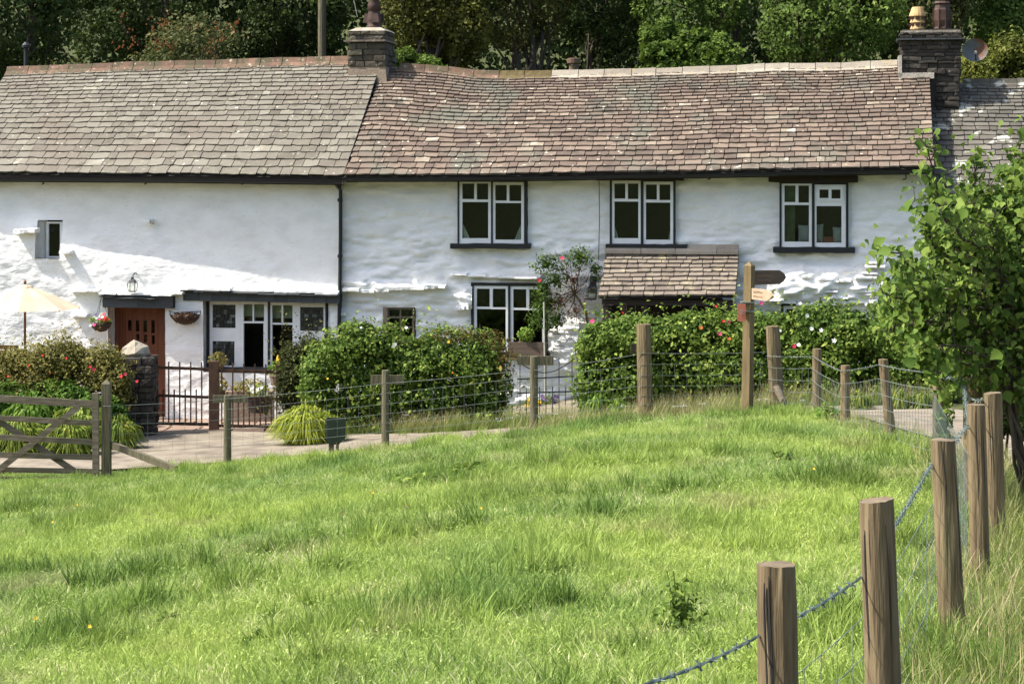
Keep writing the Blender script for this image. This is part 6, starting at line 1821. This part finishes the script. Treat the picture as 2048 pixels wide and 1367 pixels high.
# the sward is taller and ranker along the roadside fence
s = s * .95; edge = np.clip((Y - 24.5) / 3, 0, 1) * np.clip((X + 3) / 3, 0, 1); s = s * (1 + .3 * edge)
idx = rng.choice(8, len(X), p=[.24, .19, .20, .09, .16, 0, .07, .05]); kk_ = (dk > .66) & (rng.random(len(X)) < .45); idx[kk_] = rng.choice([3, 5], kk_.sum())
scatter('meadow_grass', np.column_stack([X, Y, Z]), rng.uniform(-3.14, 3.14, len(X)), np.column_stack([s * 1.1, s * 1.1, s * rng.uniform(.8, 1.2, len(X))]), idx, T, 'lush sunlit meadow grass in front of the cottages')
print('grass tufts', len(X))
# tall verge grass: along both fences and right of the near posts
TG = [tuft('v', 34, .12, .42, .006, M['grass_tall'], .8, (.1, .9), 11, 6), tuft('v', 30, .10, .34, .006, M['grass_tall'], .9, (.0, .7), 12, 4), tuft('v', 26, .12, .50, .005, M['grass_tall'], .7, (.3, 1), 13, 8)]
def along(pl, n, wd):
    q = poly_at(pl, 400); i = rng.integers(0, 400, n); return q[i] + rng.normal(size=(n, 2)) * wd
A1 = np.concatenate([along([(-5.6, 28.8), (-4.1, 29.2), (-1.8, 28.6), (.3, 27.9), (1.8, 27.3)], 260, .16), along([(.1, 27.5), (1.8, 27.0), (3.4, 27.0)], 620, .3)])
A2 = along([(1.2, 27.4), (2.4, 27.2), (3.5, 27.2), (4.0, 26), (4.05, 24), (4.25, 21.5)], 420, .2)
A3 = along([(4.2, 19), (3.55, 15), (2.75, 11.5), (2.1, 9.0), (1.5, 7)], 900, .18)
A4 = np.column_stack([rng.uniform(2.2, 4.6, 900), rng.uniform(7.5, 15, 900)])
A4 = A4[(A4[:, 0] > 2.0 + (A4[:, 1] - 8) * .24) & (A4[:, 0] < 3.45 + (A4[:, 1] - 9) * .13)]
sc1 = np.concatenate([np.concatenate([np.full(260, .45), rng.uniform(.5, .85, 620)]), np.where(A2[:, 1] > 26.3, rng.uniform(.5, .8, len(A2)), rng.uniform(.3, .55, len(A2))), rng.uniform(.35, .7, len(A3)), rng.uniform(.45, .8, len(A4))])
A = np.concatenate([A1, A2, A3, A4])
scatter('verge_grass', np.column_stack([A, TZ(A[:, 0], A[:, 1]) - .02]), rng.uniform(-1, 1, len(A)), np.repeat(sc1[:, None], 3, 1), rng.integers(0, 3, len(A)), TG, 'long seeding grass along the fences and the right verge')
# grass on the far lane edge and the rest of the ground near the hedges
B1 = along([(-3, 33.2), (-1.2, 32.5), (.3, 32.0), (1.0, 31.7), (3.5, 30.5), (6.2, 29.2)], 500, .14)
B2 = np.column_stack([rng.uniform(-14, 12, 1800), rng.uniform(5, 34, 1800)])
B2 = B2[(B2[:, 0] > 7.6)]
BB = np.concatenate([B1, B2])
scatter('lane_edge_grass', np.column_stack([BB, TZ(BB[:, 0], BB[:, 1]) - .02]), rng.uniform(-1, 1, len(BB)), np.full((len(BB), 3), .75), rng.integers(0, 3, len(BB)), TG, 'rough grass under the hedges along the lane')

# broad-leaved weeds in the meadow and white flower heads at its edge
def weed(px, py, d, wpx, hpx, n, label, leafmat='leaf_rose', size=.07, tint=(.2, .8)):
    c = P(px, py, d); c[2] = tz(c[0], c[1]); k = d / FPX
    t = thing('dock_plant', label, 'weed', c, 'W', 'dark weeds in the meadow')
    b = [(c[0], c[1], c[2] + hpx * k * .5, wpx * k / 2, wpx * k / 2, hpx * k * .55)]
    pos, nr_, kk = blob_points(b, n, 1.6, .4, 6, .5)
    pos[:, 2] = np.maximum(pos[:, 2], c[2] + .03)
    link('leaves', leaf_mesh('leaves', pos, nr_, size * np.exp(rng.normal(size=len(pos)) * .3), np.clip(tint[0] + rng.random(len(pos)) * (tint[1] - tint[0]), 0, 1), .5, base=BASE[t], big=True), M[leafmat], t)
    mb = MB()
    for _ in range(6): mb.tube([c, c + (random.uniform(-1, 1) * wpx * k * .4, random.uniform(-.1, .1), hpx * k * random.uniform(.7, 1.2))], [.005, .003], 5)
    part('stem', mb, M['leaf_rose'], t)
weed(1360, 1262, 10.2, 110, 120, 420, 'largest dark leafy weed, left of the nearest fence post', size=.034)
weed(330, 1165, 12.5, 60, 30, 60, 'low dark weed in the left middle of the meadow')
weed(515, 1330, 11.2, 90, 40, 80, 'broad dark weed patch near the bottom edge, left of centre')
weed(835, 975, 19.5, 90, 40, 120, 'dark tufted weed below the meadow crest left of centre')
weed(930, 965, 20, 120, 36, 120, 'wide dark clump below the meadow crest near the middle')
weed(1565, 935, 19, 60, 44, 90, 'upright dark weed below the signpost')
weed(640, 1065, 15.5, 60, 24, 60, 'small dark weed in the left half of the meadow')
weed(825, 1225, 11.8, 120, 30, 110, 'flat dark weed patch in the lower middle of the meadow')
weed(1660, 830, 24.5, 80, 44, 120, 'bushy weed between the fence posts right of the signpost', 'leaf_fern')
def umbel(px, py, d, label):
    c = P(px, py, d); g = tz(c[0], c[1])
    c[2] = max(c[2], g + .26)
    t = thing('umbel_flower', label, 'flower', (c[0], c[1], g), 'W', 'white umbels at the meadow edge')
    part('stem', MB().tube([(c[0], c[1], g), (c[0] + .01, c[1], c[2])], .003, 5), M['leaf_fern'], t)
    mb = MB()
    for _ in range(9):
        e = c + (random.uniform(-.04, .04), random.uniform(-.03, .03), random.uniform(-.006, .012)); mb.box(e[0] - .004, e[0] + .004, e[1] - .004, e[1] + .004, e[2], e[2] + .005)
    part('flower_head', mb, M['fl_white'], t)
for k, (px, py, d) in enumerate(((996, 838, 27.6), (1020, 836, 27.4), (1081, 834, 27.2), (1110, 828, 27.2), (1142, 834, 27), (1362, 816, 26.6), (1405, 828, 26.4), (1350, 820, 26.5), (1518, 802, 26.3), (1532, 800, 26.3), (1603, 828, 25.3), (813, 830, 31.5), (1246, 812, 27), (1370, 860, 25.6), (1000, 841, 27.5))):
    umbel(px, py, d, 'small white umbel flower in the long grass of the meadow edge')
def dot(px, py, d, m, nm):
    c = P(px, py, d); g = tz(c[0], c[1]); c[2] = g + random.uniform(.16, .22)
    t = thing('buttercup' if nm == 'yellow' else 'sorrel', 'tiny %s flower dotted in the meadow grass' % nm, 'flower', (c[0], c[1], g), 'W', 'tiny %s flowers in the meadow' % nm)
    part('stem', MB().tube([(c[0], c[1], g), c], .0025, 4), M['leaf_fern'], t); part('flower_head', flower_mb(c, .010), m, t)
for k in range(9):
    d_ = random.uniform(10, 22); dot(random.uniform(60, 1650), 1000, d_, M['fl_yellow'], 'yellow')
for k in range(8):
    d_ = random.uniform(10, 22); dot(random.uniform(60, 1650), 1000, d_, M['seed_head'], 'rust-brown')
